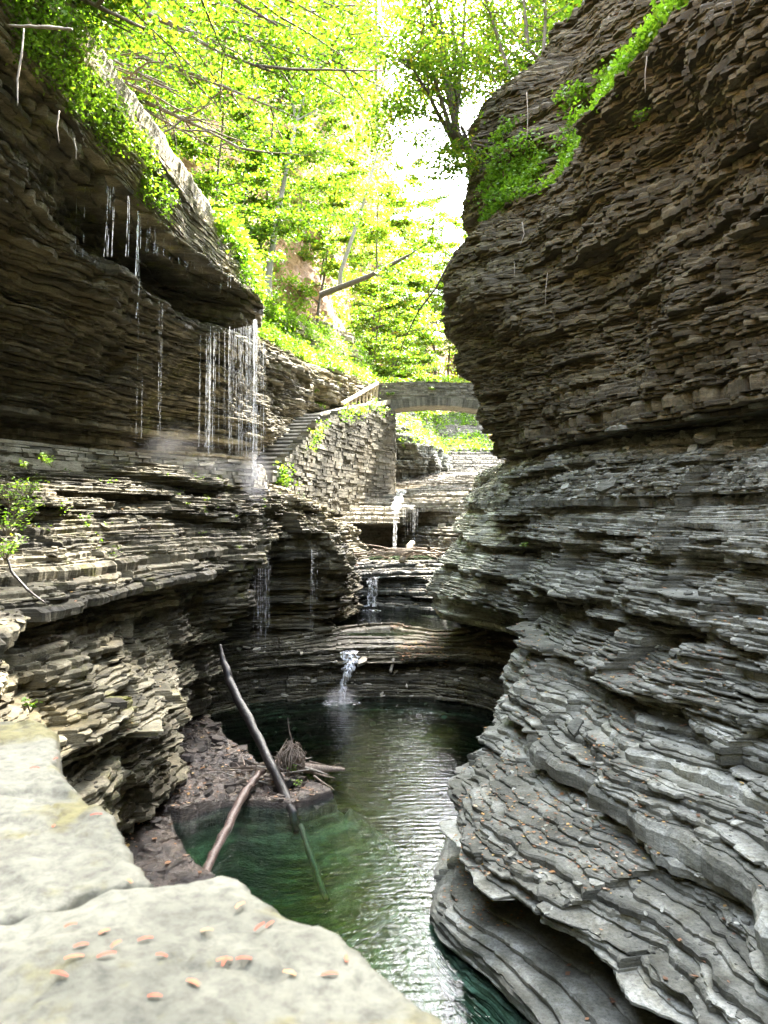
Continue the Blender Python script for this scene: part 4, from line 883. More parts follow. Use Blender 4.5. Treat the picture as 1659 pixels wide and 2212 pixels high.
segs += [(wander(root+Vector((R.uniform(-.1, .3), 0, -.1)), root+Vector((R.uniform(.1, 1.3), R.uniform(-.6, .1), R.uniform(-.7, .5))), 7, .15, R, .1), [.03, .028, .024, .02, .015, .01, .006]) for _ in range(22)]
tag(obj('root_clump', mesh_data('root_clump', *tubes(segs, 5)), M['bark']), 'dark ball of matted roots jutting from the nose of the right cliff', 'roots')
# thin tree at the top right rim
a = P(1100, 133, 19.5); s2, tips = limb_set(R, [(a-Vector((0, 0, .3)), P(1035, -60, 19.5), .06, 14), (a-Vector((-.8, 0, .5)), P(1180, -120, 20.5), .06, 14), (P(1140, 100, 20), P(1120, -90, 20.5), .06, 14)], .05)
custom_tree('rim_sapling', s2, tips, .09, 34, .6, M['yellow'], M['bark'], 'yellow-leaved sapling at the top rim of the right cliff', seed=7)
a = Vector((6.6, 25, 13.2)); s2, tips = limb_set(R, [(a, P(950, 110, 23), .09, 16), (a, P(1010, 50, 23), .08, 16), (a, P(900, 170, 23.5), .06, 14), (a, P(1045, 120, 23), .06, 14), (a, P(880, 40, 24), .08, 16), (a, P(1070, 20, 23), .08, 16), (a, P(1120, -30, 24), .08, 14)], .05)
custom_tree('rim_tree', [([a-Vector((0, 0, 1)), a], [.16, .14])]+s2, tips, .11, 46, .8, M['yellow'], M['bark'], 'yellowing tree behind the right cliff spreading its crown against the sky', seed=8)

# overhanging boughs at the upper left: trees rooted on the slope above the left cliff
R = random.Random(23)
zcut = [7.0, 8.0, 9.2, 7.0]; xcut = [-9, -3.3, -3.3, -9]
near = [
 ((-9.6, 11.5, 8.3), [(P(320, 60, 10.5), .10), (P(460, 225, 10.2), .07), (P(560, 60, 10.6), .08), (P(260, 60, 10.8), .06), (P(620, -20, 11), .08)], 'near broadleaf tree whose dark boughs hang across the upper left corner'),
 ((-9.8, 15, 8.8), [(P(430, 260, 14), .08), (P(560, 160, 13.5), .09), (P(640, 120, 14), .08), (P(380, 200, 14), .06), (P(700, 30, 14.5), .08), (P(500, 20, 14), .08)], 'broadleaf tree leaning over the gorge behind the nearest boughs'),
 ((-8.8, 20, 9.5), [(P(520, 330, 19), .09), (P(640, 260, 18.5), .08), (P(720, 120, 19), .10), (P(470, 330, 19), .06), (P(800, 60, 20), .08)], 'broadleaf tree filling the space above the sloping slab'),
 ((-8.6, 9, 7.9), [(P(140, 30, 11), .06), (P(60, 0, 11), .05), (P(260, -20, 11), .06), (P(180, 70, 11.3), .04)], 'leafy branches of the tree at the extreme upper left'),
]
for i, (b0, lims, lab) in enumerate(near):
    b0 = Vector(b0); top = b0+Vector((1.0, .3, 3.6+i*.3)); tr = wander(b0-Vector((0, 0, 1)), top, 6, .05, R)
    st = [(tr, [.2, .19, .18, .16, .15, .12])]; s2, tips = limb_set(R, [(tr[3+(q % 3)], e, rr, 20) for q, (e, rr) in enumerate(lims)], .05); s2 = [g for g in s2 if min(p.z for p in g[0]) > zcut[i]-.5]
    custom_tree('overhanging_tree', st+s2, [t for t in tips if t.z > zcut[i] and (t.x > xcut[i] or t.z > zcut[i]+1.2)], .085+.012*i, 48, .6+.05*i, M['green'], M['bark'], lab, seed=30+i, up=.3)

# UNDERGROWTH -----------------------------------------------------
def undergrowth(name, lofts, n, per, rad, leaf, mat, box=None, minz=-.3, seed=1, up=.3, flat=.6, mask=None, lift=.1, droop=0.0, weight=None):
    r = np.random.default_rng(seed); C = []
    for ln, k in lofts:
        p, nr = sample(*LOFTS[ln], int(n*k), minz, r, box, weight); C.append(p+nr*lift)
    C = np.concatenate(C)
    if mask is not None: C = C[mask(C)]
    L = sprays(C, per, rad*r.uniform(.5, 1.4, len(C)), r, flat)
    cl = .35*fbm(L[:, 0]*.8, L[:, 1]*.8, L[:, 2]*.8, 2, seed)+.25
    o = obj(name, leaf_mesh(name, L, leaf*r.uniform(.6, 1.3, len(L)), r, up=up, droop=droop, tone=np.clip(cl, 0, .5)), mat); tag(o, kind='stuff'); return o
gap = lambda s, th, sc=.35: (lambda C: fbm(C[:, 0]*sc, C[:, 1]*sc, C[:, 2]*sc, 3, s) > th)
undergrowth('slope_undergrowth', [('left_hillside', 1)], 11000, 15, .6, .20, M['yellow'], box=[(-32, 5), (12, 70), (7, 46)], seed=1, mask=gap(5, .05))
undergrowth('slope_undergrowth', [('left_hillside', .6), ('left_overhanging_cliff', .7)], 5200, 16, .5, .14, M['fern'], box=[(-14, 0), (17, 46), (6.6, 18)], seed=2, mask=gap(6, -.12))
undergrowth('far_undergrowth', [('far_hillside', 1)], 3500, 12, 1.2, .38, M['yellow'], seed=3, mask=gap(7, -.1, .15), weight=.5)
undergrowth('rim_undergrowth', [('right_hillside', 1)], 1500, 12, .8, .25, M['green'], box=[(3, 30), (5, 45), (11, 30)], seed=4)
def band(C):   # hanging mat of plants along the lip of the left slab and the fern bank behind it
    return (C[:, 2] > 5.75) & (fbm(C[:, 0]*.9, C[:, 1]*.9, C[:, 2]*.9, 3, 8) > -.08)
undergrowth('hanging_ferns', [('left_overhanging_cliff', 1)], 1900, 20, .24, .07, M['fern'], box=[(-7, -3), (7, 15.2), (5.9, 7.6)], seed=5, mask=lambda C: band(C) & (C[:, 2] < 6.3+.09*(16-C[:, 1])), up=.3, droop=.4, lift=.12)
undergrowth('hanging_ferns', [('left_overhanging_cliff', 1)], 4200, 20, .28, .10, M['fern'], box=[(-9, 1), (19.4, 41), (5.6, 9.5)], seed=6, mask=lambda C: (C[:, 2] > 5.9+.05*(C[:, 1]-20)), up=.3, droop=.4, lift=.15)
undergrowth('cliff_lip_vines', [('right_overhanging_cliff', 1)], 3000, 22, .22, .095, M['fern'], box=[(2, 8), (8, 18.4), (6.85, 9.4)], seed=7, mask=lambda C: (fbm(C[:, 0]*.8, C[:, 1]*.8, C[:, 2]*.8, 2, 3) > -.12) & (C[:, 2] < 9.2), up=.3, droop=.3, lift=.12)
undergrowth('rock_moss_and_ferns', [('left_gorge_ledge', 1)], 240, 10, .10, .05, M['fern'], box=[(-9, -2), (8, 26), (-.9, 1.1)], seed=8, up=.4, mask=gap(9, .05, .8), lift=.03)
undergrowth('pier_plants', [('outcrop_behind_bridge', 1)], 500, 14, .35, .14, M['yellow'], box=[(0, 6), (45, 62), (3.8, 8)], seed=9, minz=.2)
undergrowth('creekside_shrubs', [('upper_creek_slabs', 1)], 700, 16, .45, .16, M['green'], box=[(1.0, 9), (51, 68), (4.3, 10)], seed=12, minz=-1, mask=gap(4, -.05))
# LOOSE PLATES, FALLEN LEAVES ------------------------------------
def plates(name, lofts, n, size, mat, box=None, seed=1, minz=.75):
    r = np.random.default_rng(seed); C, Nn = [], []
    for ln, k in lofts:
        p, nr = sample(*LOFTS[ln], int(n*k), minz, r, box); C.append(p); Nn.append(nr)
    C = np.concatenate(C); Nn = np.concatenate(Nn); m = len(C); k = 6
    nv = Nn+r.normal(0, .16, (m, 3)); nv /= np.linalg.norm(nv, axis=1)[:, None]
    a = np.cross(nv, r.normal(0, 1, (m, 3))); a /= np.linalg.norm(a, axis=1)[:, None]; b = np.cross(nv, a)
    L = size*np.exp(r.normal(0, .5, m)); W = L*r.uniform(.4, .9, m); T = L*r.uniform(.06, .2, m); an = (np.arange(k)/k*2*math.pi)[None]+r.normal(0, .22, (m, k)); ra = r.uniform(.7, 1.15, (m, k))
    top = C[:, None]+a[:, None]*(np.cos(an)*ra*L[:, None]*.5)[..., None]+b[:, None]*(np.sin(an)*ra*W[:, None]*.5)[..., None]+(nv*T[:, None])[:, None]
    bot = top-(nv*T[:, None]*1.6)[:, None]
    V = np.concatenate([top, bot], 1).reshape(-1, 3); F_ = []
    base = np.arange(m)*2*k
    caps = (base[:, None]+np.arange(k)[None]).tolist()
    sides = []
    for q in range(k): sides.append(np.stack([base+q, base+k+q, base+k+(q+1) % k, base+(q+1) % k], 1))
    F_ = caps+np.concatenate(sides).tolist()
    lay = np.repeat(r.random(m), 2*k); one = np.ones(len(V))
    o = obj(name, mesh_data(name, V, F_, {'lay': ('POINT', lay), 'tone': ('POINT', one), 'wet': ('POINT', -.2*one), 'moss': ('POINT', -.3*one)}), mat); tag(o, kind='stuff'); return o
plates('shale_rubble', [('right_gorge_wall', 1)], 3500, .055, M['rock_r'], box=[(0, 9), (3, 30), (-4.0, .2)], seed=1)
plates('shale_rubble', [('right_gorge_wall', 1)], 8000, .075, M['rock_r'], box=[(2, 9), (3, 26), (.1, 1.5)], seed=2, minz=.3)
plates('shale_rubble', [('left_gorge_ledge', 1)], 5000, .07, M['rock_l'], box=[(-9, 0), (5, 30), (-4.6, 1)], seed=3)
plates('shale_rubble', [('creek_steps', .4), ('upper_creek_slabs', .4), ('pool_back_ledge', .3)], 2500, .10, M['rock_s'], seed=4)
def litter(name, lofts, n, size, box=None, seed=1, minz=.6, dens=None, lift=.02, mat='litter'):
    r = np.random.default_rng(seed); C, Nn = [], []
    for ln, k in lofts:
        p, nr = sample(*LOFTS[ln], int(n*k), minz, r, box); C.append(p); Nn.append(nr)
    C = np.concatenate(C); Nn = np.concatenate(Nn)
    if dens is not None: k_ = fbm(C[:, 0]*dens, C[:, 1]*dens, C[:, 2]*dens, 3, seed) > .06; C, Nn = C[k_], Nn[k_]
    V, Q, rn = leaf_quads(C+Nn*lift, size*r.uniform(.5, 1.4, len(C)), r, up=.8)
    o = obj(name, mesh_data(name, V, Q, {'rnd': ('FACE', rn)}), M[mat]); tag(o, kind='stuff'); return o
litter('fallen_leaves', [('right_gorge_wall', 1)], 15000, .045, box=[(0, 9), (3, 28), (-4.7, .2)], seed=1, dens=.9)
litter('fallen_leaves', [('right_gorge_wall', 1)], 700, .06, box=[(0, 9), (3, 28), (-4.7, .5)], seed=11)
litter('fallen_leaves', [('pool_back_ledge', 1)], 4200, .09, box=[(.2, 4), (20, 25), (-4.3, -3.2)], seed=2, dens=.8)
litter('fallen_leaves', [('creek_steps', .5), ('upper_creek_slabs', .3)], 1500, .08, seed=3, dens=.8)
litter('fallen_leaves', [('left_gorge_ledge', 1)], 1200, .05, box=[(-9, -1), (5, 24), (-4, 1)], seed=4, dens=1)
plates('shale_rubble', [('pool_bed', 1)], 330, .15, M['bed'], box=[(-5, 1), (11.6, 18), (-4.98, -4.5)], seed=9)
litter('fallen_leaves', [('pool_bed', 1)], 900, .05, box=[(-5, 1), (8, 18), (-4.98, -4.7)], seed=15, dens=1.5)
litter('fallen_leaves', [('pool_bed', 1)], 120, .10, box=[(-5, 1), (9, 18), (-4.95, -4.7)], seed=5)

# LOGS, STICKS ----------------------------------------------------
def log(name, pts, rads, mat, label, cat='log', group=None, sides=12, seed=0, sub=6):
    R = random.Random(seed); pts = [Vector(p) for p in pts]; fine, fr = [], []
    for i in range(len(pts)-1):
        for q in range(sub): f = q/sub; fine.append(pts[i].lerp(pts[i+1], f)); fr.append((rads[i]*(1-f)+rads[i+1]*f)*R.uniform(.93, 1.07))
    fine.append(pts[-1]); fr.append(rads[-1])
    L = (pts[-1]-pts[0]).length
    fine = [p+Vector((R.gauss(0, 1), R.gauss(0, 1), R.gauss(0, 1)))*.12*r_ for p, r_ in zip(fine, fr)]
    V, Q = tubes([(fine, fr)], sides); Q = Q.tolist(); n = len(fine); Q += [list(range(sides))[::-1], list(range((n-1)*sides, n*sides))]
    # knobbly section
    c = np.repeat(np.array([tuple(p) for p in fine]), sides, axis=0); V = c+(V-c)*(1+.22*fbm(V[:, 0]*6, V[:, 1]*6, V[:, 2]*6, 2, seed))[:, None]
    o = obj(name, mesh_data(name, V, Q, smooth=True), mat); return tag(o, label, cat, group)
M['log2'] = simple_mat('half_barked_wood', (.035, .022, .018), (.20, .13, .10), 8, .45, .6, (4, 4, .7))
log('leaning_log', [P(476, 1392, 15.8), P(482, 1425, 15.6), P(497, 1470, 15.3), P(560, 1600, 14.2), P(612, 1712, 13.2), P(634, 1752, 12.7)+Vector((0, 0, -.05)), P(640, 1762, 12.6)+Vector((0, 0, -.25))], [.03, .06, .085, .09, .092, .085, .06], M['wetlog'],
    'long soaked black log leaning from the cave mouth down into the pool', seed=2)
log('fallen_log', [P(600, 1655, 14.3)+Vector((0, 0, .1)), P(560, 1672, 13.6), P(530, 1710, 12.9), P(500, 1770, 11.9), P(470, 1830, 11.1), P(440, 1892, 10.4), P(425, 1925, 10.0)], [.04, .06, .072, .072, .07, .062, .055], M['log2'],
    'brown half-barked log propped from the debris tip down to the near rock', seed=3)
log('sunken_log', [onz(648, 1762, -4.96)+(-5.12,), onz(672, 1795, -5.0)+(-5.4,), onz(705, 1835, -5.0)+(-5.75,)], [.05, .055, .05], M['log2'], 'pale log lying under the water off the tip of the debris', seed=4)
rs = P(630, 1640, 13.9); rs.z = -4.8; R = random.Random(9)
segs = []
for i in range(95):
    a = rs+Vector((R.gauss(0, .08), R.gauss(0, .08), R.uniform(.05, .45))); an = R.uniform(0, 6.28); rr = R.uniform(.06, .26)
    b = rs+Vector((math.cos(an)*rr, math.sin(an)*rr, R.uniform(.0, .25))); t_ = rs+Vector((R.gauss(0, .09), R.gauss(0, .09), R.uniform(.38, .60)))
    rt = wander(t_, b, 7, .10, R); rt = [p_+Vector((math.cos(an), math.sin(an), .3))*.11*math.sin(math.pi*q_/6) for q_, p_ in enumerate(rt)]; segs.append((rt, [.006, .009, .010, .010, .009, .007, .004]))
segs.append((wander(rs, rs+Vector((-.03, 0, .62)), 8, .04, R), [.15, .14, .13, .12, .10, .09, .07, .04])); segs.append((wander(rs+Vector((0, 0, .6)), rs+Vector((-.08, 0, 1.02)), 6, .1, R), [.02, .018, .014, .010, .008, .004]))
segs.append((wander(rs+Vector((-.6, .1, .12)), rs+Vector((.95, .05, .08)), 8, .04, R), [.07, .09, .11, .11, .10, .08, .06, .03]))
tag(obj('root_stump', mesh_data('root_stump', *tubes(segs, 6), smooth=True), M['drift']), 'upturned stump with a shaggy mop of roots on the wet rock shelf tip', 'stump')
LV = LOFTS['pool_bed'][0]
def stick(a, b, r0, mat, label, group, seed, fork=True):
    R = random.Random(seed); w_ = wander(a, b, 7, .07, R); sg = [(w_, [r0*(1-.75*i/6) for i in range(7)])]
    if fork: p0 = w_[3]; sg.append((wander(p0, p0+(w_[6]-w_[3])*.6+Vector((R.gauss(0, .06), R.gauss(0, .06), R.uniform(0, .08))), 4, .1, R), [r0*.45, r0*.35, r0*.25, .002]))
    V, Q = tubes(sg, 6); o = obj('driftwood_stick', mesh_data('driftwood_stick', V, Q, smooth=True), mat); return tag(o, label, 'stick', group)
R = random.Random(31)
for i in range(34):
    a = rs+Vector((R.uniform(-1.0, .75), R.uniform(-.45, .3), 0)); a.z = -4.80+R.uniform(.0, .22)
    an = R.gauss(-.35, .5)+(3.14 if R.random() < .25 else 0); L = R.uniform(.35, .95); b = a+Vector((math.cos(an)*L, math.sin(an)*L*.8, R.uniform(-.15, .16))); b.z = max(b.z, -5.02)
    stick(a, b, R.uniform(.012, .034), M['drift'] if i % 3 else M['paleb'], 'dead stick in the tangle around the root stump beside the pool', 'sticks heaped round the root stump', i)
ds = P(850, 1195, 30.4); ds.z = -1.68
log('white_log', [P(868, 1212, 30.2), P(880, 1192, 30.6), P(890, 1172, 31.2)], [.13, .14, .11], M['paleb'], 'short bleached log standing up out of the driftwood heap below the bridge', seed=5)
for i in range(46):
    a = ds+Vector((R.gauss(.25, .75), R.gauss(0, .25), R.uniform(0, .22))); an = R.choice([.4, 2.6, -.5, 3.5])+R.gauss(0, .4); L = R.uniform(.6, 1.7)
    b = a+Vector((math.cos(an)*L, math.sin(an)*L*.3, R.uniform(-.35, .25)))
    stick(a, b, R.uniform(.018, .05), M['drift'] if i % 4 else M['paleb'], 'dead branch in the driftwood heap wedged above the middle fall', 'branches of the driftwood heap in mid creek', 100+i)
log('dead_branch', [P(10, 1185, 8.0), P(25, 1235, 7.9), P(60, 1275, 7.8), P(97, 1303, 7.7)], [.012, .016, .014, .008], M['wetlog'], 'thin dark dead branch lying down the rock at the left edge', cat='branch', seed=6, sides=7)
log('dead_branch', [P(858, 1400, 21.4), P(850, 1425, 21.0), P(843, 1452, 20.8)], [.035, .05, .04], M['paleb'], 'pale stick leaning on the ledge right of the cascade', cat='branch', seed=7, sides=7)
log('dead_branch', [P(18, 55, 8.6), P(110, 60, 8.5), P(155, 63, 8.4)], [.012, .02, .014], M['paleb'], 'pale bare stick lying level under the leaves at the top left', cat='branch', seed=8, sides=7)
log('hanging_root', [P(52, 62, 8.7), P(46, 120, 8.6), P(38, 170, 8.6), P(38, 228, 8.5)], [.010, .012, .012, .006], M['paleb'], 'pale root dangling in front of the dark cliff at the top left', cat='root', seed=9, sides=7)
sag = [P(975, 560, 17), P(940, 625, 17.4), P(905, 670, 18), P(875, 730, 19), P(858, 780, 20), P(840, 812, 21)]
log('hanging_vine', sag, [.03, .024, .018, .014, .010, .006], M['bark'], 'thin dark branch arching down from the right cliff across the bridge end', cat='branch', seed=10, sides=6)
for i, (u, v0, v1, Y) in enumerate([(1110, 560, 600, 16.5), (1128, 480, 530, 15.5), (1138, 200, 300, 13.5), (1183, 590, 660, 15.5), (1398, 120, 200, 11), (1112, 410, 470, 17), (128, 240, 310, 9.5), (160, 300, 345, 10.5)]):
    log('hanging_root', [P(u, v0, Y), P(u+R.uniform(-5, 5), (v0+v1)/2, Y-.05), P(u+R.uniform(-7, 7), v1, Y-.05)], [.010, .008, .004], M['paleb'], None, cat='root', group='roots dangling from the cliffs', seed=20+i, sides=5)
# small plants one can count
def plant(name, loc, n, rad, leaf, mat, label, group=None, seed=0, h=.2):
    r = np.random.default_rng(seed); o = empty(name, loc); tag(o, label, 'plant', group); R = random.Random(seed); sg, tp = [], []
    for i in range(max(3, n//8)):
        an = R.uniform(0, 6.28); e = Vector((math.cos(an)*rad*R.uniform(.3, 1), math.sin(an)*rad*R.uniform(.3, 1), h*R.uniform(.5, 1.2))); w_ = wander((0, 0, -.03), e, 5, .08, R); sg.append((w_, [.006, .005, .004, .003, .002])); tp += [w_[-1], w_[3], w_[2]]
    obj('stem', mesh_data('stem', *tubes(sg, 4)), M['bark'], o); T = np.array([tuple(t) for t in tp]); C = sprays(T, max(2, n//len(T)+1), np.full(len(T), rad*.4), r, .5)
    obj('leaves', leaf_mesh('leaves', C, leaf*r.uniform(.6, 1.2, len(C)), r, up=.5), mat, o); return o
for i, (u, v, Y, rad) in enumerate([(20, 1090, 8.6, .28), (45, 1120, 8.8, .25), (15, 1150, 8.2, .28), (60, 1070, 9.2, .22), (10, 1205, 7.8, .22), (112, 1005, 11, .14), (90, 995, 11, .12), (55, 1010, 10.5, .12)]):
    plant('leafy_shrub', P(u, v, Y), 130 if rad > .2 else 50, rad, .045, M['fern'], None, 'shrubs on the left wall', i, rad*.9)
plant('seedling', P(632, 1668, 13.7), 18, .10, .07, M['fern'], 'small green seedling sprouting halfway up the root stump', None, 40, .12)
plant('seedling', P(640, 1700, 13.3), 16, .11, .07, M['fern'], 'small green seedling at the foot of the root stump', None, 41, .10)
plant('seedling', P(1130, 1180, 12.5), 12, .10, .08, M['green'], 'lone small plant on a ledge of the right wall', None, 42, .10)
plant('seedling', P(66, 1530, 5.6), 22, .09, .05, M['fern'], 'tiny bright plant between the rock and the parapet at the left edge', None, 43, .08)
plant('cliff_plant', P(1390, 235, 11.4), 60, .22, .05, M['green'], 'small hanging plant alone on the dark right cliff', None, 44, -.15)
for i, (u, v) in enumerate([(842, 853), (937, 842)]): plant('bridge_fern', P(u, v, 39.9), 30, .25, .16, M['fern'], ['fern on the left end of the bridge parapet', 'fern at the middle of the bridge parapet'][i], None, 50+i, .1)
r = np.random.default_rng(3); C = []
for (u0, v0, u1, v1, k) in [(800, 880, 740, 898, 16), (770, 885, 835, 880, 14), (660, 965, 700, 925, 14), (600, 1010, 625, 1050, 14)]:
    for _ in range(k): f = r.random(); Yw = np.interp(u0+(u1-u0)*f, [620, 855], [25.4, 39.2]); C.append(tuple(P(u0+(u1-u0)*f+r.normal(0, 5), v0+(v1-v0)*f+r.normal(0, 7), Yw-.05)))
C = sprays(np.array(C), 14, np.full(len(C), .3), r, .7); tag(obj('wall_creepers', leaf_mesh('wall_creepers', C, .13*r.uniform(.6, 1.2, len(C)), r, up=.2), M['fern']), kind='stuff')

# FOREGROUND PARAPET ----------------------------------------------
def mat_cap():
    m, t, out, N, L = nodes('pale_lichened_sandstone'); geo = N('NewGeometry')
    n = N('TexNoise', i_Scale=3.5, i_Detail=9.0, i_Roughness=.6); L(geo.outputs['Position'], n.inputs['Vector'])
    r = ramp(N, [(.28, (.045, .046, .032)), (.5, (.13, .126, .092)), (.72, (.21, .204, .152))]); L(n.outputs['Fac'], r.inputs[0])
    n2 = N('TexNoise', i_Scale=5.0, i_Detail=6.0, i_Roughness=.6); mp = N('Mapping'); mp.inputs['Location'].default_value = (3, 7, 1); L(geo.outputs['Position'], mp.inputs['Vector']); L(mp.outputs[0], n2.inputs['Vector'])
    r2 = ramp(N, [(.50, 0.0), (.58, .85)]); L(n2.outputs['Fac'], r2.inputs[0]); mx = N('Mix', data_type='RGBA'); L(r2.outputs[0], mx.inputs['Factor']); L(r.outputs[0], mx.inputs['A']); mx.inputs['B'].default_value = (.13, .115, .04, 1)
    n3 = N('TexNoise', i_Scale=40.0, i_Detail=6.0, i_Roughness=.7); L(geo.outputs['Position'], n3.inputs['Vector']); r3 = ramp(N, [(.3, .45), (.55, 1.0), (.8, 1.2)]); L(n3.outputs['Fac'], r3.inputs[0])
    m2 = N('Mix', data_type='RGBA', blend_type='MULTIPLY'); m2.inputs['Factor'].default_value = 1; L(mx.outputs['Result'], m2.inputs['A']); L(r3.outputs[0], m2.inputs['B'])
    p = N('BsdfPrincipled', i_Roughness=.85); L(m2.outputs['Result'], p.inputs['Base Color']); bp = N('Bump', i_Strength=.5, i_Distance=.01); L(n3.outputs['Fac'], bp.inputs['Height']); L(bp.outputs[0], p.inputs['Normal']); L(p.outputs[0], out.inputs[0]); return m
M['cap'] = mat_cap()
pw = empty('stone_parapet', (-.6, 1.2, -.5)); pw.location = (0, 0, 0); tag(pw, 'pale rough stone parapet in the near lower left corner, strewn with orange needles', 'wall')
ZT = -.50
def captop(gx, gy, z, seed):
    gx, gy = np.asarray(gx, float), np.asarray(gy, float)
    return z+.010*fbm(gx*4, gy*4, 0, 4, seed+1)+.003*fbm(gx*25, gy*25, 0, 4, seed+2)+.0045*np.floor(4*fbm(gx*3.1, gy*3.1, 7, 5, seed+6))-.006*(np.abs(fbm(gx*2.3, gy*2.3+3, 5, 4, seed+9)) < .012)-.020*np.clip(fbm(gx*5+9, gy*5, 0, 3, seed+5)-.28, 0, 1)*2
def capstone(poly_uv, z, seed, res=.006, h=.22):
    poly = [onz(u, v, z) for u, v in poly_uv]; xs = [p[0] for p in poly]; ys = [p[1] for p in poly]
    X = np.arange(min(xs)-.03, max(xs)+.03, res); Y = np.arange(min(ys)-.03, max(ys)+.03, res); gx, gy = np.meshgrid(X, Y)
    sd = sdist(gx, gy, poly)+.010*fbm(gx*14, gy*14, 0, 4, seed)+.006*fbm(gx*50, gy*50, 0, 2, seed+3)
    top = captop(gx, gy, z, seed)
    e = np.clip(sd/.022, 0, 1); gz = top-.014*(1-np.sqrt(np.clip(1-(1-e)**2, 0, 1))); gz = np.where(sd < 0, np.maximum(z-h, gz+sd*14), gz)
    ny, nx = gx.shape; i = np.arange(ny-1)[:, None]*nx+np.arange(nx-1)[None, :]; Q = np.stack([i, i+1, i+nx+1, i+nx], -1).reshape(-1, 4)
    keep = (gz.reshape(-1)[Q].max(1) > z-h+.002); Q = Q[keep]
    obj('capstone', mesh_data('capstone', np.stack([gx, gy, gz], -1).reshape(-1, 3), Q, smooth=True), M['cap'], pw); return lambda x, y: float(np.interp(0, [0], [z]))
capstone([(-330, 1557), (0, 1553), (62, 1549), (98, 1556), (122, 1578), (130, 1612), (122, 1640), (150, 1690), (196, 1716), (232, 1728), (262, 1775), (300, 1850), (342, 1890), (290, 1900), (180, 1912), (80, 1950), (-20, 1966), (-400, 2010), (-700, 1900)], ZT-.012, 1)
capstone([(-500, 2030), (-20, 1976), (90, 1955), (190, 1918), (300, 1906), (400, 1898), (480, 1876), (520, 1884), (560, 1915), (620, 1940), (690, 1968), (730, 2005), (800, 2060), (860, 2110), (920, 2160), (1010, 2225), (1120, 2330), (1300, 2700), (0, 4200), (-2500, 3200)], ZT, 2)
V = [onz(u, v, ZT) for u, v in [(-330, 1600), (60, 1590), (95, 1640), (180, 1740), (290, 1890), (480, 1915), (700, 2010), (980, 2250), (1200, 2700), (0, 4200), (-2500, 3200), (-700, 1900)]]
obj('wall_core', mesh_data('wall_core', [(x, y, ZT-.06) for x, y in V]+[(x, y, -3.0) for x, y in V], [list(range(12))]+[[i, i+12, (i+1) % 12+12, (i+1) % 12] for i in range(12)]), M['cap'], pw)
# orange needles and leaf scraps on the parapet
m, t, out, N, L = nodes('orange_leaf_scraps'); oi = N('ObjectInfo'); r_ = ramp(N, [(0, (.30, .06, .03)), (.6, (.50, .14, .06)), (1, (.50, .30, .12))]); L(oi.outputs['Random'], r_.inputs[0]); p_ = N('BsdfPrincipled', i_Roughness=.7); L(r_.outputs[0], p_.inputs['Base Color']); L(p_.outputs[0], out.inputs[0]); M['scrap'] = m
sc_ = [(152,2010,35,.022),(250,2064,60,.022),(230,2092,25,.03),(160,2099,15,.03),(130,2128,-20,.034),(314,2041,20,.026),(350,2085,-15,.022),(418,2156,-30,.026),(335,2182,0,.022),(447,2012,10,.022),(485,2108,85,.026),(527,2094,0,.026),(560,2008,60,.03),(582,1995,60,.024),(518,1960,55,.024),(712,2113,10,.028),(748,2080,95,.022),(626,2122,-25,.024),(485,2092,8,.026),(75,1662,5,.03),(208,1758,15,.03),(116,1774,80,.012),(280,1895,-45,.022),(120,1637,60,.018),(225,2032,40,.02),(175,2062,20,.024)]
for i, (u, v, an, L_) in enumerate(sc_):
    zc, sd_ = (ZT-.012, 1) if v < 1905 else (ZT, 2); x, y = onz(u, v, zc); z_ = float(np.max(captop(x+np.array([-.01, 0, .01, 0, 0]), y+np.array([0, 0, 0, .01, -.01]), zc, sd_)))+.002; n_ = 5; Vt = []
    for q in range(n_+1):
        f = q/n_; w_ = (.0018+.0016*((i*37) % 10)/10)*math.sin(math.pi*min(max(f, .10+.03*(i % 5)), .95-.05*(i % 4)))+.0006
        for s_ in (-1, 0, 1): Vt.append(((f-.5)*L_, s_*w_, (.0016 if s_ == 0 else 0)+.002*math.sin(f*3.1)))
    Qt = [(q*3+a, (q+1)*3+a, (q+1)*3+a+1, q*3+a+1) for q in range(n_) for a in (0, 1)]
    Vt = [(a*.66, b*.85, c) for a, b, c in Vt]; o = obj('leaf_scrap', mesh_data('leaf_scrap', Vt, Qt, smooth=True), M['scrap'], loc=(x, y, z_)); o.rotation_euler = (0, 0, math.radians(an)); tag(o, None, 'leaf', 'orange scraps on the parapet')

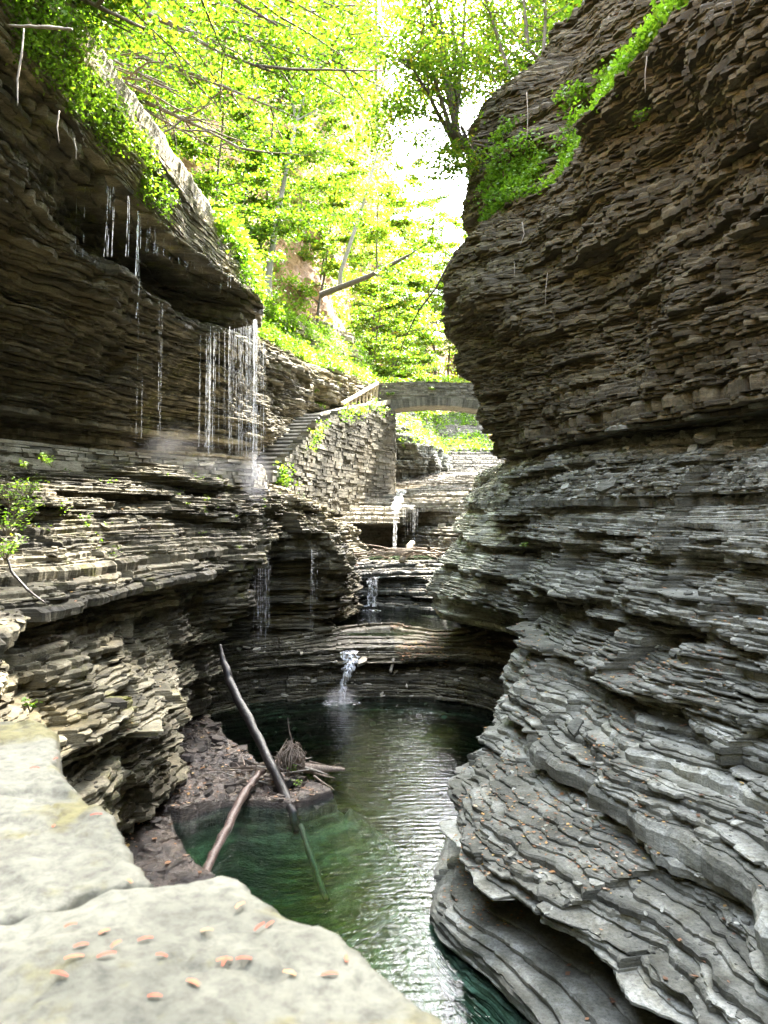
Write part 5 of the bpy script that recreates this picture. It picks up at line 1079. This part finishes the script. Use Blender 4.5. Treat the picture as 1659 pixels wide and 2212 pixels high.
# LABELS OF THE REPEATS -------------------------------------------
ORD = ['first', 'second', 'third', 'fourth', 'fifth', 'sixth', 'seventh', 'eighth', 'ninth', 'tenth', 'eleventh', 'twelfth', 'thirteenth', 'fourteenth', 'fifteenth', 'sixteenth', 'seventeenth', 'eighteenth', 'nineteenth', 'twentieth', 'twenty-first', 'twenty-second', 'twenty-third', 'twenty-fourth']
def number(obs, key, text):
    for k, o in enumerate(sorted(obs, key=key)): o['label'] = text.format(ORD[min(k, 23)])
U = lambda o: o.location.x/max(o.location.y, .1)
grp = lambda g: [o for o in bpy.data.objects if o.get('group') == g and not o.get('label') and not o.parent]
lt = grp('trees on the left slope')
number([o for o in lt if o.location.y < 26], U, '{} tree from the left among those rooted above the wet sloping slab')
number([o for o in lt if 26 <= o.location.y < 40], U, '{} tree from the left among those on the slope above the staircase')
number([o for o in lt if 40 <= o.location.y < 52], U, '{} tree from the left among those on the slope above the bridge end')
number([o for o in lt if o.location.y >= 52], U, '{} tree from the left among the palest ones high behind the bridge')
number(grp('trees beyond the bridge'), U, '{} tree from the left among the distant pale ones up the gorge')
number(grp('trees on the right rim'), U, '{} tree from the left in the forest on the rim above the right cliff')
number(grp('shrubs on the left wall'), lambda o: -o.location.z/o.location.y, '{} green shrub from the top on the stacked stones at the left edge')
number(grp('roots dangling from the cliffs'), U, '{} from the left of the thin pale roots dangling down the dark cliffs')
sc__ = grp('orange scraps on the parapet')
number([o for o in sc__ if o.location.y > 1.02], U, '{} orange scrap from the left on the far half of the parapet stones')
number([o for o in sc__ if o.location.y <= 1.02], U, '{} orange scrap from the left on the near half of the parapet stones')
def by_look(g, where_):
    obs = grp(g); med = sorted(float(max(o.dimensions)) for o in obs)[len(obs)//2]; sets = {}
    for o in obs:
        pale = 'pale' in o.data.materials[0].name or 'bark' in o.data.materials[0].name and 'half' not in o.data.materials[0].name
        sets.setdefault(('long' if max(o.dimensions) > med else 'short', 'bleached' if pale else 'brown'), []).append(o)
    for (a, b), l in sets.items(): number(l, lambda o: (o.bound_box[0][0]+o.bound_box[6][0])/2, '{} '+a+' '+b+' stick from the left in the '+where_)
for o in [o for o in bpy.data.objects if o.name.startswith('driftwood_stick')]:
    if o.get('label'): del o['label']
by_look('sticks heaped round the root stump', 'tangle around the root stump')
by_look('branches of the driftwood heap in mid creek', 'driftwood heap below the bridge')
